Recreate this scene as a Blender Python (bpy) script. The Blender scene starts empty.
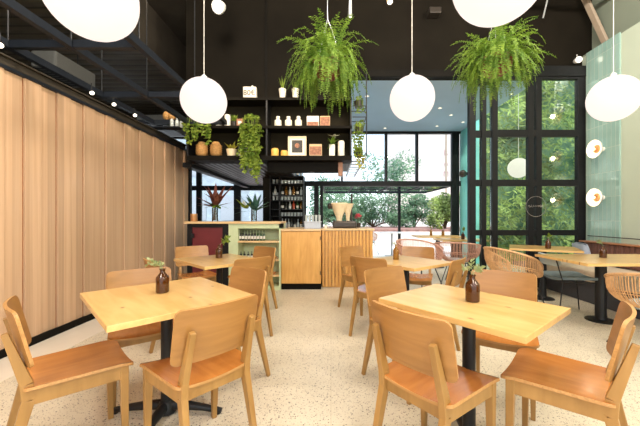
import bpy, math, random
from mathutils import Vector, Matrix
random.seed(7)
R = math.radians
PI = math.pi
SC = bpy.context.scene
COL = SC.collection
F, X0, Y0, H = 312.0, 331.0, 217.0, 1.2

def px(x, Y): return (x - X0) / F * Y
def pz(y, Y): return H + (Y0 - y) / F * Y

# ------------------------------------------------------------------ materials
MAT = {}
def nt(m):
    m.use_nodes = True
    return m.node_tree, m.node_tree.nodes, m.node_tree.links

def mat(name, col, rough=0.5, metal=0.0, emit=None, es=0.0, var=0.06, scale=18.0, coat=0.0, bump=0.0, alpha=None, spec=0.5, trans=0.0, ior=1.45):
    m = bpy.data.materials.new(name)
    t, n, l = nt(m)
    b = n['Principled BSDF']
    tc = n.new('ShaderNodeTexCoord')
    no = n.new('ShaderNodeTexNoise'); no.inputs['Scale'].default_value = scale; no.inputs['Detail'].default_value = 4
    l.new(tc.outputs['Object'], no.inputs['Vector'])
    cr = n.new('ShaderNodeValToRGB')
    cr.color_ramp.elements[0].position = .3; cr.color_ramp.elements[1].position = .7
    cr.color_ramp.elements[0].color = (*[max(0, c * (1 - var)) for c in col], 1)
    cr.color_ramp.elements[1].color = (*[min(1, c * (1 + var)) for c in col], 1)
    l.new(no.outputs['Fac'], cr.inputs['Fac'])
    l.new(cr.outputs['Color'], b.inputs['Base Color'])
    b.inputs['Roughness'].default_value = rough
    b.inputs['Metallic'].default_value = metal
    b.inputs['Coat Weight'].default_value = coat
    b.inputs['Specular IOR Level'].default_value = spec
    b.inputs['Transmission Weight'].default_value = trans
    b.inputs['IOR'].default_value = ior
    if emit:
        b.inputs['Emission Color'].default_value = (*emit, 1)
        b.inputs['Emission Strength'].default_value = es
    if bump:
        bp = n.new('ShaderNodeBump'); bp.inputs['Strength'].default_value = bump; bp.inputs['Distance'].default_value = .01
        l.new(no.outputs['Fac'], bp.inputs['Height']); l.new(bp.outputs['Normal'], b.inputs['Normal'])
    MAT[name] = m
    return m

def wood(name, c1, c2, axis=0, rough=.4, fine=60, coat=.15, knots=False, rand=.12, c3=None, stretch=1.6, boardw=0.0, spec=.5):
    """stretched noise grain along the given axis"""
    m = bpy.data.materials.new(name)
    t, n, l = nt(m)
    b = n['Principled BSDF']
    tc = n.new('ShaderNodeTexCoord')
    mp = n.new('ShaderNodeMapping')
    s = [fine / 6, fine / 6, fine / 6]; s[axis] = stretch
    mp.inputs['Scale'].default_value = s
    l.new(tc.outputs['Object'], mp.inputs['Vector'])
    no = n.new('ShaderNodeTexNoise'); no.inputs['Scale'].default_value = 1.6; no.inputs['Detail'].default_value = 6; no.inputs['Distortion'].default_value = .6
    l.new(mp.outputs['Vector'], no.inputs['Vector'])
    cr = n.new('ShaderNodeValToRGB')
    e = cr.color_ramp.elements
    e[0].position = .3; e[1].position = .72
    e[0].color = (*c1, 1); e[1].color = (*c2, 1)
    l.new(no.outputs['Fac'], cr.inputs['Fac'])
    last = cr.outputs['Color']
    if boardw:
        sx = n.new('ShaderNodeSeparateXYZ'); l.new(tc.outputs['Object'], sx.inputs[0])
        dv = n.new('ShaderNodeMath'); dv.operation = 'DIVIDE'; dv.inputs[1].default_value = boardw
        l.new(sx.outputs[1], dv.inputs[0])
        fl = n.new('ShaderNodeMath'); fl.operation = 'FLOOR'; l.new(dv.outputs[0], fl.inputs[0])
        wn = n.new('ShaderNodeTexWhiteNoise'); wn.noise_dimensions = '1D'; l.new(fl.outputs[0], wn.inputs['W'])
        mr = n.new('ShaderNodeMapRange'); mr.inputs[3].default_value = .86; mr.inputs[4].default_value = 1.1
        l.new(wn.outputs['Value'], mr.inputs[0])
        hv = n.new('ShaderNodeHueSaturation'); l.new(mr.outputs[0], hv.inputs['Value']); l.new(last, hv.inputs['Color'])
        last = hv.outputs['Color']
    if knots:
        vo = n.new('ShaderNodeTexVoronoi'); vo.voronoi_dimensions = '2D'; vo.inputs['Scale'].default_value = 5.2
        mp2 = n.new('ShaderNodeMapping'); mp2.inputs['Scale'].default_value = (1.0, 1.7, 1)
        l.new(tc.outputs['Object'], mp2.inputs['Vector']); l.new(mp2.outputs['Vector'], vo.inputs['Vector'])
        cr2 = n.new('ShaderNodeValToRGB')
        cr2.color_ramp.elements[0].position = .03; cr2.color_ramp.elements[0].color = (1, 1, 1, 1)
        cr2.color_ramp.elements[1].position = .11; cr2.color_ramp.elements[1].color = (0, 0, 0, 1)
        l.new(vo.outputs['Distance'], cr2.inputs['Fac'])
        # only some cells carry a knot
        sp = n.new('ShaderNodeSeparateColor'); l.new(vo.outputs['Color'], sp.inputs[0])
        gt = n.new('ShaderNodeMath'); gt.operation = 'GREATER_THAN'; gt.inputs[1].default_value = .68; l.new(sp.outputs[0], gt.inputs[0])
        mu = n.new('ShaderNodeMath'); mu.operation = 'MULTIPLY'; l.new(cr2.outputs['Color'], mu.inputs[0]); l.new(gt.outputs[0], mu.inputs[1])
        mx = n.new('ShaderNodeMix'); mx.data_type = 'RGBA'
        l.new(mu.outputs[0], mx.inputs[0]); l.new(last, mx.inputs[6]); mx.inputs[7].default_value = (*(c3 or (c1[0] * .5, c1[1] * .4, c1[2] * .4)), 1)
        last = mx.outputs[2]
    if rand:
        oi = n.new('ShaderNodeObjectInfo')
        mr = n.new('ShaderNodeMapRange'); mr.inputs[3].default_value = 1 - rand; mr.inputs[4].default_value = 1 + rand * .5
        l.new(oi.outputs['Random'], mr.inputs[0])
        hv = n.new('ShaderNodeHueSaturation'); l.new(mr.outputs[0], hv.inputs['Value']); l.new(last, hv.inputs['Color'])
        last = hv.outputs['Color']
    l.new(last, b.inputs['Base Color'])
    b.inputs['Roughness'].default_value = rough
    b.inputs['Coat Weight'].default_value = coat
    b.inputs['Coat Roughness'].default_value = .2
    b.inputs['Specular IOR Level'].default_value = spec
    MAT[name] = m
    return m

def glass(name, tint=(1, 1, 1), ior=1.45, gloss=1.0):
    m = bpy.data.materials.new(name)
    t, n, l = nt(m)
    n.remove(n['Principled BSDF'])
    out = n['Material Output']
    tr = n.new('ShaderNodeBsdfTransparent'); tr.inputs[0].default_value = (*tint, 1)
    gl = n.new('ShaderNodeBsdfGlossy'); gl.inputs['Roughness'].default_value = .02; gl.inputs[0].default_value = (gloss, gloss, gloss, 1)
    fr = n.new('ShaderNodeFresnel'); fr.inputs[0].default_value = ior
    mx = n.new('ShaderNodeMixShader')
    l.new(fr.outputs[0], mx.inputs[0]); l.new(tr.outputs[0], mx.inputs[1]); l.new(gl.outputs[0], mx.inputs[2])
    l.new(mx.outputs[0], out.inputs[0])
    MAT[name] = m
    return m

def leafmat(name, c1, c2, scale=6, rough=.5, tr=.35):
    m = bpy.data.materials.new(name)
    t, n, l = nt(m)
    b = n['Principled BSDF']; out = n['Material Output']
    tc = n.new('ShaderNodeTexCoord')
    no = n.new('ShaderNodeTexNoise'); no.inputs['Scale'].default_value = scale; no.inputs['Detail'].default_value = 5; no.inputs['Roughness'].default_value = .7
    l.new(tc.outputs['Object'], no.inputs['Vector'])
    cr = n.new('ShaderNodeValToRGB')
    cr.color_ramp.elements[0].position = .35; cr.color_ramp.elements[1].position = .65
    cr.color_ramp.elements[0].color = (*c1, 1); cr.color_ramp.elements[1].color = (*c2, 1)
    l.new(no.outputs['Fac'], cr.inputs['Fac']); l.new(cr.outputs['Color'], b.inputs['Base Color'])
    b.inputs['Roughness'].default_value = rough
    b.inputs['Specular IOR Level'].default_value = .3
    ts = n.new('ShaderNodeBsdfTranslucent'); l.new(cr.outputs['Color'], ts.inputs[0])
    mx = n.new('ShaderNodeMixShader'); mx.inputs[0].default_value = tr
    l.new(b.outputs[0], mx.inputs[1]); l.new(ts.outputs[0], mx.inputs[2]); l.new(mx.outputs[0], out.inputs[0])
    MAT[name] = m
    return m

# chair and table woods
wood('chair_seat', (.40, .145, .028), (.56, .225, .052), axis=1, rough=.22, coat=.35, rand=.1, fine=70)
wood('chair_back', (.29, .135, .034), (.41, .20, .055), axis=0, rough=.4, coat=.15, rand=.1, fine=80)
wood('chair_frame', (.31, .16, .040), (.42, .23, .065), axis=2, rough=.45, rand=.06)
wood('ply_edge', (.38, .19, .055), (.56, .30, .10), axis=0, rough=.5, fine=300, rand=0)
wood('pine_top', (.62, .36, .11), (.79, .52, .21), axis=0, rough=.28, coat=.4, knots=True, rand=.04, fine=50)
wood('pine_edge', (.60, .33, .10), (.76, .46, .16), axis=0, rough=.4, rand=0)
wood('cabinet_wood', (.60, .30, .07), (.76, .42, .12), axis=2, rough=.4, rand=0)
wood('counter_top', (.66, .43, .20), (.80, .58, .32), axis=0, rough=.35, rand=0)
wood('plank_wall', (.50, .315, .185), (.60, .40, .25), axis=2, rough=.5, fine=110, rand=0, stretch=.35, boardw=.172)
wood('bench_wood', (.30, .12, .05), (.42, .18, .08), axis=1, rough=.4, rand=0)
mat('black_metal', (.007, .0075, .009), .45, .0, var=.15)
mat('grid_metal', (.014, .0175, .024), .45, .0, spec=.2, var=.15)
mat('black_paint', (.0075, .0065, .005), .55, spec=.08, var=.2, scale=3)
mat('bulkhead_paint', (.0105, .0085, .0058), .7, spec=.08, var=.25, scale=1.5)
mat('shelf_back', (.020, .0165, .0095), .7, spec=.08, var=.2, scale=1.5)
mat('frame_black', (.008, .0085, .0095), .4, spec=.25, var=.15)
mat('ceiling_concrete', (.060, .050, .038), .9, spec=.08, var=.2, scale=2, bump=.3)
mat('ceiling_dark', (.022, .019, .015), .9, spec=.08, var=.2, scale=2)
mat('blue_ceiling', (.36, .52, .68), .7, var=.06, scale=1)
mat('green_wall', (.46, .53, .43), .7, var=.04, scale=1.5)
mat('upper_green_shaded', (.20, .235, .185), .8, var=.06, scale=1.5)  # upper wall green with its shade mixed into the colour
mat('teal_wall', (.24, .74, .72), .5, var=.05, scale=3)
mat('steel_light', (.42, .44, .47), .35, .6)
mat('white_metal', (.75, .75, .73), .4)
mat('beam_pink', (.36, .29, .22), .6)
mat('floor_border', (.80, .72, .60), .35, var=.03, scale=4)
mat('red_panel', (.13, .017, .022), .35, var=.12, scale=4)
mat('pale_green', (.54, .62, .38), .5, var=.04)
mat('white_ceramic', (.82, .78, .68), .35)
mat('cream_ceramic', (.80, .66, .44), .4)
mat('amber_glass_solid', (.085, .026, .003), .08, trans=.35, spec=.7)
mat('amber_light', (.42, .20, .03), .08, trans=.6, spec=.7)
mat('dark_bottle', (.02, .022, .015), .1, spec=.7)
mat('green_bottle', (.03, .08, .03), .1, spec=.7)
mat('red_bottle', (.45, .07, .03), .15, spec=.7)
mat('clear_bottle', (.45, .50, .50), .08, spec=.8)
mat('paper_label', (.75, .72, .64), .6)
mat('terracotta', (.17, .045, .03), .7, bump=.4)
mat('wicker', (.50, .27, .09), .6, scale=60, var=.35, bump=.8)
mat('rattan', (.62, .36, .17), .5, scale=40, var=.15)
mat('rattan_far', (.60, .33, .24), .55, scale=40, var=.2)
mat('grey_fabric', (.16, .21, .23), .9, scale=80, bump=.2)
mat('light_fabric', (.42, .50, .52), .9, scale=80, bump=.2)
mat('blue_pillow', (.42, .47, .58), .9, scale=60)
mat('brown_leather', (.17, .075, .055), .45, scale=30)
mat('beige_seat', (.62, .52, .40), .7, scale=20)
mat('dark_seat', (.07, .07, .08), .7)
mat('copper', (.62, .33, .15), .3, .7)
mat('plaster_white', (.90, .90, .90), .8)
mat('pink_plaster', (.70, .61, .57), .8)
mat('blue_plaster', (.36, .42, .46), .8, scale=2, var=.15)
mat('stone_pale', (.70, .66, .62), .8, scale=6)
mat('gravel_pink', (.30, .17, .15), .9, scale=9, var=.3)
mat('stem_brown', (.10, .06, .03), .8)
mat('soil', (.05, .03, .02), .9)
mat('gold_wax', (.85, .50, .12), .5)
mat('photo_brown', (.32, .14, .08), .5, scale=25, var=.5)
mat('print_dark', (.04, .035, .03), .4, scale=10, var=.3)
mat('lily_white', (.85, .85, .80), .5)
mat('flower_pink', (.75, .12, .16), .5)
mat('red_letter', (.50, .34, .32), .5)
mat('ring_reflection', (.42, .38, .34), .5)
mat('machine_dark', (.05, .042, .035), .35, .3)
mat('tan_paint', (.62, .44, .25), .6)
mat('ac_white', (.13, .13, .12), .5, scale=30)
mat('globe_glow', (.12, .115, .11), .5, emit=(1, .875, .80), es=.98, spec=.2)
mat('bulb_glow', (.9, .8, .6), .3, emit=(1, .72, .42), es=3.0)
mat('lens_glow', (.9, .9, .9), .3, emit=(1, .88, .7), es=2.5)
mat('porcelain_glow', (.85, .82, .76), .3)
mat('cord', (.75, .72, .66), .5)
leafmat('fern_leaf', (.06, .16, .014), (.27, .40, .05), 7)
leafmat('vine_leaf', (.06, .16, .015), (.40, .50, .08), 14)
leafmat('bush_leaf', (.05, .15, .09), (.28, .44, .26), 2.2)
leafmat('ivy_leaf', (.012, .05, .015), (.66, .82, .26), .8)
leafmat('bronze_leaf', (.10, .03, .025), (.30, .11, .08), 9)
leafmat('blue_leaf', (.03, .09, .07), (.10, .22, .16), 9)
leafmat('yellow_leaf', (.36, .36, .04), (.65, .58, .10), 9)
leafmat('sage_leaf', (.22, .28, .12), (.44, .50, .26), 20)
glass('window_glass', (.96, .98, 1), 1.35)
glass('partition_glass', (.88, .95, .90), 1.42)
glass('clear_glass', (.86, .9, .9), 1.5)

def floor_mat():
    m = bpy.data.materials.new('terrazzo'); t, n, l = nt(m); b = n['Principled BSDF']
    tc = n.new('ShaderNodeTexCoord')
    base = n.new('ShaderNodeTexNoise'); base.inputs['Scale'].default_value = 1.3; base.inputs['Detail'].default_value = 5
    l.new(tc.outputs['Object'], base.inputs['Vector'])
    cr = n.new('ShaderNodeValToRGB'); cr.color_ramp.elements[0].position = .3; cr.color_ramp.elements[1].position = .7
    cr.color_ramp.elements[0].color = (.64, .57, .43, 1); cr.color_ramp.elements[1].color = (.78, .71, .56, 1)
    l.new(base.outputs['Fac'], cr.inputs['Fac'])
    last = cr.outputs['Color']
    for sc, thr, cut, c in ((80, .30, .66, (.20, .14, .10)), (130, .32, .6, (.42, .32, .24)), (45, .22, .80, (.12, .09, .07))):
        vo = n.new('ShaderNodeTexVoronoi'); vo.inputs['Scale'].default_value = sc
        l.new(tc.outputs['Object'], vo.inputs['Vector'])
        lt = n.new('ShaderNodeMath'); lt.operation = 'LESS_THAN'; lt.inputs[1].default_value = thr; l.new(vo.outputs['Distance'], lt.inputs[0])
        sp = n.new('ShaderNodeSeparateColor'); l.new(vo.outputs['Color'], sp.inputs[0])
        gt = n.new('ShaderNodeMath'); gt.operation = 'GREATER_THAN'; gt.inputs[1].default_value = cut; l.new(sp.outputs[0], gt.inputs[0])
        mu = n.new('ShaderNodeMath'); mu.operation = 'MULTIPLY'; l.new(lt.outputs[0], mu.inputs[0]); l.new(gt.outputs[0], mu.inputs[1])
        mx = n.new('ShaderNodeMix'); mx.data_type = 'RGBA'
        l.new(mu.outputs[0], mx.inputs[0]); l.new(last, mx.inputs[6]); mx.inputs[7].default_value = (*c, 1)
        last = mx.outputs[2]
    br = n.new('ShaderNodeTexBrick'); br.inputs['Scale'].default_value = 1; br.offset = 0
    br.inputs['Brick Width'].default_value = .9; br.inputs['Row Height'].default_value = .9; br.inputs['Mortar Size'].default_value = .003
    br.inputs['Color1'].default_value = (1, 1, 1, 1); br.inputs['Color2'].default_value = (.97, .97, .97, 1); br.inputs['Mortar'].default_value = (.86, .84, .80, 1)
    l.new(tc.outputs['Object'], br.inputs['Vector'])
    mm = n.new('ShaderNodeMix'); mm.data_type = 'RGBA'; mm.blend_type = 'MULTIPLY'; mm.inputs[0].default_value = 1
    l.new(last, mm.inputs[6]); l.new(br.outputs['Color'], mm.inputs[7])
    l.new(mm.outputs[2], b.inputs['Base Color'])
    b.inputs['Roughness'].default_value = .38
    MAT['terrazzo'] = m
floor_mat()

def ribbed(name, c, axis, period, rough=.6, dark=.45):
    m = bpy.data.materials.new(name); t, n, l = nt(m); b = n['Principled BSDF']
    tc = n.new('ShaderNodeTexCoord')
    wv = n.new('ShaderNodeTexWave'); wv.bands_direction = 'XYZ'[axis]; wv.inputs['Scale'].default_value = .314 / period
    l.new(tc.outputs['Object'], wv.inputs['Vector'])
    cr = n.new('ShaderNodeValToRGB'); cr.color_ramp.elements[0].position = .0; cr.color_ramp.elements[1].position = .18
    cr.color_ramp.elements[0].color = (*[x * dark for x in c], 1); cr.color_ramp.elements[1].color = (*c, 1)
    l.new(wv.outputs['Fac'], cr.inputs['Fac']); l.new(cr.outputs['Color'], b.inputs['Base Color'])
    bp = n.new('ShaderNodeBump'); bp.inputs['Strength'].default_value = .6; bp.inputs['Distance'].default_value = .02
    l.new(wv.outputs['Fac'], bp.inputs['Height']); l.new(bp.outputs['Normal'], b.inputs['Normal'])
    b.inputs['Roughness'].default_value = rough; b.inputs['Specular IOR Level'].default_value = .1
    MAT[name] = m
ribbed('deck_ceiling', (.095, .077, .052), 1, .22)
ribbed('soffit_metal', (.022, .017, .012), 0, .10, .35)

def tile_mat():
    m = bpy.data.materials.new('teal_tile'); t, n, l = nt(m); b = n['Principled BSDF']
    tc = n.new('ShaderNodeTexCoord')
    mp = n.new('ShaderNodeMapping'); mp.inputs['Rotation'].default_value = (0, R(90), R(0))
    sx = n.new('ShaderNodeSeparateXYZ'); cb = n.new('ShaderNodeCombineXYZ')
    l.new(tc.outputs['Object'], sx.inputs[0]); l.new(sx.outputs[2], cb.inputs[0]); l.new(sx.outputs[1], cb.inputs[1])
    br = n.new('ShaderNodeTexBrick'); br.offset = 0; br.inputs['Scale'].default_value = 1
    br.inputs['Brick Width'].default_value = .38; br.inputs['Row Height'].default_value = .075; br.inputs['Mortar Size'].default_value = .005
    br.inputs['Color1'].default_value = (.26, .42, .38, 1); br.inputs['Color2'].default_value = (.33, .50, .46, 1); br.inputs['Mortar'].default_value = (.42, .55, .50, 1)
    l.new(cb.outputs[0], br.inputs['Vector']); l.new(br.outputs['Color'], b.inputs['Base Color'])
    bp = n.new('ShaderNodeBump'); bp.inputs['Strength'].default_value = .8; bp.inputs['Distance'].default_value = .008
    no = n.new('ShaderNodeTexNoise'); no.inputs['Scale'].default_value = 9; l.new(tc.outputs['Object'], no.inputs['Vector'])
    ad = n.new('ShaderNodeMath'); ad.operation = 'ADD'; l.new(no.outputs['Fac'], ad.inputs[0]); l.new(br.outputs['Fac'], ad.inputs[1])
    l.new(ad.outputs[0], bp.inputs['Height']); l.new(bp.outputs['Normal'], b.inputs['Normal'])
    b.inputs['Roughness'].default_value = .06; b.inputs['Coat Weight'].default_value = .6
    MAT['teal_tile'] = m
tile_mat()

# ------------------------------------------------------------------ mesh builder
class MB:
    def __init__(s): s.v = []; s.f = []; s.m = []
    def add(s, vs, fs, mi=0):
        o = len(s.v); s.v += [tuple(p) for p in vs]; s.f += [tuple(i + o for i in f) for f in fs]; s.m += [mi] * len(fs)
        return s
    def box(s, x0, x1, y0, y1, z0, z1, mi=0):
        v = [(x, y, z) for z in (z0, z1) for y in (y0, y1) for x in (x0, x1)]
        return s.add(v, [(0, 2, 3, 1), (4, 5, 7, 6), (0, 1, 5, 4), (2, 6, 7, 3), (0, 4, 6, 2), (1, 3, 7, 5)], mi)
    def hull(s, a, b, mi=0):      # two quads (lists of 4 pts) joined
        v = list(a) + list(b)
        return s.add(v, [(3, 2, 1, 0), (4, 5, 6, 7), (0, 1, 5, 4), (1, 2, 6, 5), (2, 3, 7, 6), (3, 0, 4, 7)], mi)
    def bar(s, p, q, w, h=None, w2=None, h2=None, up=(0, 0, 1), mi=0):
        p, q = Vector(p), Vector(q); h = h or w; w2 = w2 or w; h2 = h2 or h
        d = (q - p).normalized(); u = Vector(up)
        if abs(d.dot(u)) > .95: u = Vector((0, 1, 0))
        x = d.cross(u).normalized(); y = x.cross(d).normalized()
        def qd(c, w, h): return [c - x * w / 2 - y * h / 2, c + x * w / 2 - y * h / 2, c + x * w / 2 + y * h / 2, c - x * w / 2 + y * h / 2]
        return s.hull(qd(p, w, h), qd(q, w2, h2), mi)
    def tube(s, pts, r, n=8, cap=True, mi=0):
        pts = [Vector(p) for p in pts]; k = len(pts)
        rs = r if isinstance(r, (list, tuple)) else [r] * k
        vs = []; fs = []
        prev = None
        for i, p in enumerate(pts):
            d = (pts[min(i + 1, k - 1)] - pts[max(i - 1, 0)]).normalized()
            if prev is None:
                u = Vector((0, 0, 1)) if abs(d.z) < .9 else Vector((0, 1, 0))
                x = d.cross(u).normalized()
            else:
                x = (prev - d * prev.dot(d)).normalized()
            prev = x; y = d.cross(x)
            for j in range(n):
                a = 2 * PI * j / n
                vs.append(p + (x * math.cos(a) + y * math.sin(a)) * rs[i])
        for i in range(k - 1):
            for j in range(n):
                a = i * n + j; b = i * n + (j + 1) % n
                fs.append((a, b, b + n, a + n))
        if cap:
            fs.append(tuple(range(n - 1, -1, -1))); fs.append(tuple(range((k - 1) * n, k * n)))
        return s.add(vs, fs, mi)
    def lathe(s, prof, n=16, c=(0, 0, 0), ax='z', mi=0):
        vs = []; fs = []; k = len(prof)
        for r, z in prof:
            r = max(r, .0004)
            for j in range(n):
                a = 2 * PI * j / n
                p = (r * math.cos(a), r * math.sin(a), z)
                if ax == 'x': p = (p[2], p[0], p[1])
                if ax == 'y': p = (p[1], p[2], p[0])
                vs.append((p[0] + c[0], p[1] + c[1], p[2] + c[2]))
        for i in range(k - 1):
            for j in range(n):
                a = i * n + j; b = i * n + (j + 1) % n
                fs.append((a, b, b + n, a + n))
        fs.append(tuple(range(n - 1, -1, -1))); fs.append(tuple(range((k - 1) * n, k * n)))
        return s.add(vs, fs, mi)
    def sphere(s, c, r, n=24, m=14, sz=1.0, mi=0):
        return s.lathe([(r * math.sin(PI * i / m), -r * sz * math.cos(PI * i / m)) for i in range(m + 1)], n, c, mi=mi)
    def panel(s, w, h, r, fn, th, nx=14, ny=12, mi=0, me=1):
        """rounded rectangle sheet: fn(a,b)->(point,normal); a in [-w/2,w/2], b in [-h/2,h/2]"""
        def axis(L, n):
            k = 3
            t = [-L / 2 + r * i / k for i in range(k)]
            inner = [-L / 2 + r + (L - 2 * r) * i / (n) for i in range(n + 1)]
            return t + inner + [-q for q in reversed(t)]
        A = axis(w, nx); B = axis(h, ny); top = []; bot = []
        for b in B:
            for a in A:
                aa, bb = a, b
                ex = (abs(a) - (w / 2 - r)) / r; ey = (abs(b) - (h / 2 - r)) / r
                if ex > 0 and ey > 0:
                    e2, f2 = ex * math.sqrt(1 - ey * ey / 2), ey * math.sqrt(1 - ex * ex / 2)
                    aa = math.copysign(w / 2 - r + r * e2, a); bb = math.copysign(h / 2 - r + r * f2, b)
                p, nn = fn(aa, bb); p = Vector(p); nn = Vector(nn).normalized()
                top.append(p + nn * th / 2); bot.append(p - nn * th / 2)
        na, nb = len(A), len(B); N = na * nb
        f1 = []; f2 = []
        for j in range(nb - 1):
            for i in range(na - 1):
                q = j * na + i
                f1.append((q, q + 1, q + na + 1, q + na)); f2.append((N + q, N + q + na, N + q + na + 1, N + q + 1))
        per = [i for i in range(na)] + [j * na + na - 1 for j in range(1, nb)] + [(nb - 1) * na + i for i in range(na - 2, -1, -1)] + [j * na for j in range(nb - 2, 0, -1)]
        fe = []
        for k in range(len(per)):
            a, b = per[k], per[(k + 1) % len(per)]
            fe.append((a, N + a, N + b, b))
        o = len(s.v); s.v += [tuple(p) for p in top + bot]
        for F_, mm in ((f1, mi), (f2, mi), (fe, me)):
            s.f += [tuple(i + o for i in f) for f in F_]; s.m += [mm] * len(F_)
        return s
    def leaf(s, p, d, side, L, W, bend=0.0, mi=0):
        p, d, side = Vector(p), Vector(d).normalized(), Vector(side).normalized()
        nrm = d.cross(side)
        mid = p + d * L * .45
        vs = [p, mid - side * W / 2 + nrm * bend, p + d * L, mid + side * W / 2 + nrm * bend]
        return s.add(vs, [(0, 1, 2, 3)], mi)
    def build(s, name, mats, parent=None, loc=None, rz=0, smooth=False, bevel=0.0, sharp=40):
        me = bpy.data.meshes.new(name)
        me.from_pydata(s.v, [], s.f)
        if isinstance(mats, str): mats = [mats]
        for q in mats: me.materials.append(MAT[q])
        for i, p in enumerate(me.polygons):
            p.material_index = min(s.m[i], len(mats) - 1); p.use_smooth = smooth
        me.update()
        if smooth: me.set_sharp_from_angle(angle=R(sharp))
        o = bpy.data.objects.new(name, me); COL.objects.link(o)
        if parent: o.parent = parent
        if loc is not None: o.location = loc
        o.rotation_euler = (0, 0, rz)
        if bevel:
            b = o.modifiers.new('bevel', 'BEVEL'); b.width = bevel; b.segments = 2; b.limit_method = 'ANGLE'; b.angle_limit = R(40)
        return o

def tag(o, label, cat, group=None):
    o['label'] = label; o['category'] = cat
    if group: o['group'] = group
    return o
def thing(name, label, cat, loc=(0, 0, 0), rz=0, group=None):
    o = bpy.data.objects.new(name, None); COL.objects.link(o); o.empty_display_size = .1
    o.location = loc; o.rotation_euler = (0, 0, rz)
    return tag(o, label, cat, group)
def struct(o):
    o['kind'] = 'structure'; return o
def dup(root, loc, rz, label=None, group=None, scale=None):
    r = root.copy(); COL.objects.link(r); r.location = loc; r.rotation_euler = (0, 0, rz)
    if label: r['label'] = label
    if group: r['group'] = group
    if scale: r.scale = scale
    for ch in list(root.children):
        c = ch.copy(); COL.objects.link(c); c.parent = r
        for g in list(ch.children):
            d = g.copy(); COL.objects.link(d); d.parent = c
    return r
def sbox(name, m, x0, x1, y0, y1, z0, z1):
    return struct(MB().box(x0, x1, y0, y1, z0, z1).build(name, m))

# ================================================================== SETTING
XL, XR = -2.80, 4.33
YG = 5.30       # glass partition and bulkhead face
sbox('floor', 'terrazzo', -6.5, 4.6, -6, 9.5, -.05, 0)
sbox('trim_1', 'floor_border', XL + .001, -2.40, -3, 6.15, 0, .004)
# plank partition (left)
mb = MB(); y = -3.0; i = 0
mb.box(XL - .14, XL - .02, -3, 6.15, 0, 2.47, 1)
while y < 6.14:
    y1 = min(y + .172, 6.15)
    d = .016 if i % 2 else 0.0
    mb.box(XL - .02, XL + .004 - d, y + .007, y1 - .007, .07, 2.47)
    y = y1; i += 1
struct(mb.build('wall_left', ['plank_wall', 'bench_wood'], bevel=.002))
sbox('baseboard_left', 'black_paint', XL, XL + .02, -3, 6.15, 0, .075)
struct(MB().box(XL - .17, XL + .02, -3, 6.15, 2.47, 2.50).build('trim_2', 'grid_metal', bevel=.004))
struct(MB().box(XL - .14, XL - .06, -3, 6.15, 2.50, 2.60).box(XL - .16, XL - .03, -3, 6.15, 2.60, 2.615).build('trim_15', 'ceiling_concrete', bevel=.003))
sbox('trim_3', 'frame_black', XL - .14, XL + .03, 6.15, 6.22, 0, 2.50)

sbox('wall_outer_left', 'ceiling_dark', -6.6, -6.5, -6, 9.5, 0, 5.3)
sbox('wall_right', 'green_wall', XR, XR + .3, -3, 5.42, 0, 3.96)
sbox('wall_right_upper', 'upper_green_shaded', XR + .17, XR + .3, -3, 5.42, 3.96, 5.3)
sbox('ceiling', 'ceiling_concrete', -3.45, 4.7, -3, 5.4, 5.2, 5.3)
sbox('ceiling_deck', 'deck_ceiling', -6.6, -3.45, -3, 9.5, 4.30, 4.42)
sbox('ceiling_slab', 'ceiling_concrete', -3.45, -2.5, 5.4, 9.5, 5.2, 5.3)
sbox('trim_4', 'ceiling_concrete', -3.47, -3.42, -3, 9.5, 4.25, 5.2)
# bulkhead
BH = pz(78, 5.4)
mb = MB()
mb.box(-2.5, .35, 5.38, 5.5, 2.18, 5.2)
mb.box(.35, 4.62, 5.38, 5.5, BH, 5.2)
struct(mb.build('wall_back_upper', ['bulkhead_paint']))
struct(MB().box(px(266, 5.38) - .02, px(266, 5.38) + .02, 5.365, 5.38, 3.1, 5.2).box(px(349, 5.38) - .015, px(349, 5.38) + .015, 5.37, 5.38, 3.1, 5.2)
       .box(.36, 2.32, 5.30, 5.38, BH - .02, BH + .10).build('trim_5', 'black_paint', bevel=.004))
sbox('wall_bar_side', 'ceiling_concrete', -2.5, -2.42, 5.5, 9.36, 2.18, 5.2)
# bar soffit
struct(MB().box(-2.5, -.82, 5.38, 9.30, 2.12, 2.18).box(-.82, .33, 5.38, 6.35, 2.12, 2.18).build('ceiling_bar', 'soffit_metal'))
struct(MB().box(-2.56, -2.42, 5.38, 9.3, 2.06, 2.14).build('trim_6', 'frame_black'))
# blue ceiling over the rear dining area
sbox('ceiling_rear', 'blue_ceiling', -.80, 3.65, 5.5, 8.9, BH, BH + .12)
sbox('wall_bar_end', 'blue_ceiling', .30, .36, 5.5, 6.35, 2.18, BH)
sbox('wall_bar_back', 'blue_ceiling', -.80, .30, 6.29, 6.35, 2.18, BH)
sbox('wall_bar_inner', 'blue_ceiling', -.88, -.80, 6.35, 8.9, 2.18, BH)
sbox('wall_rear_side', 'teal_wall', 3.65, 3.80, 8.0, 8.85, 0, BH + .12)

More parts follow.
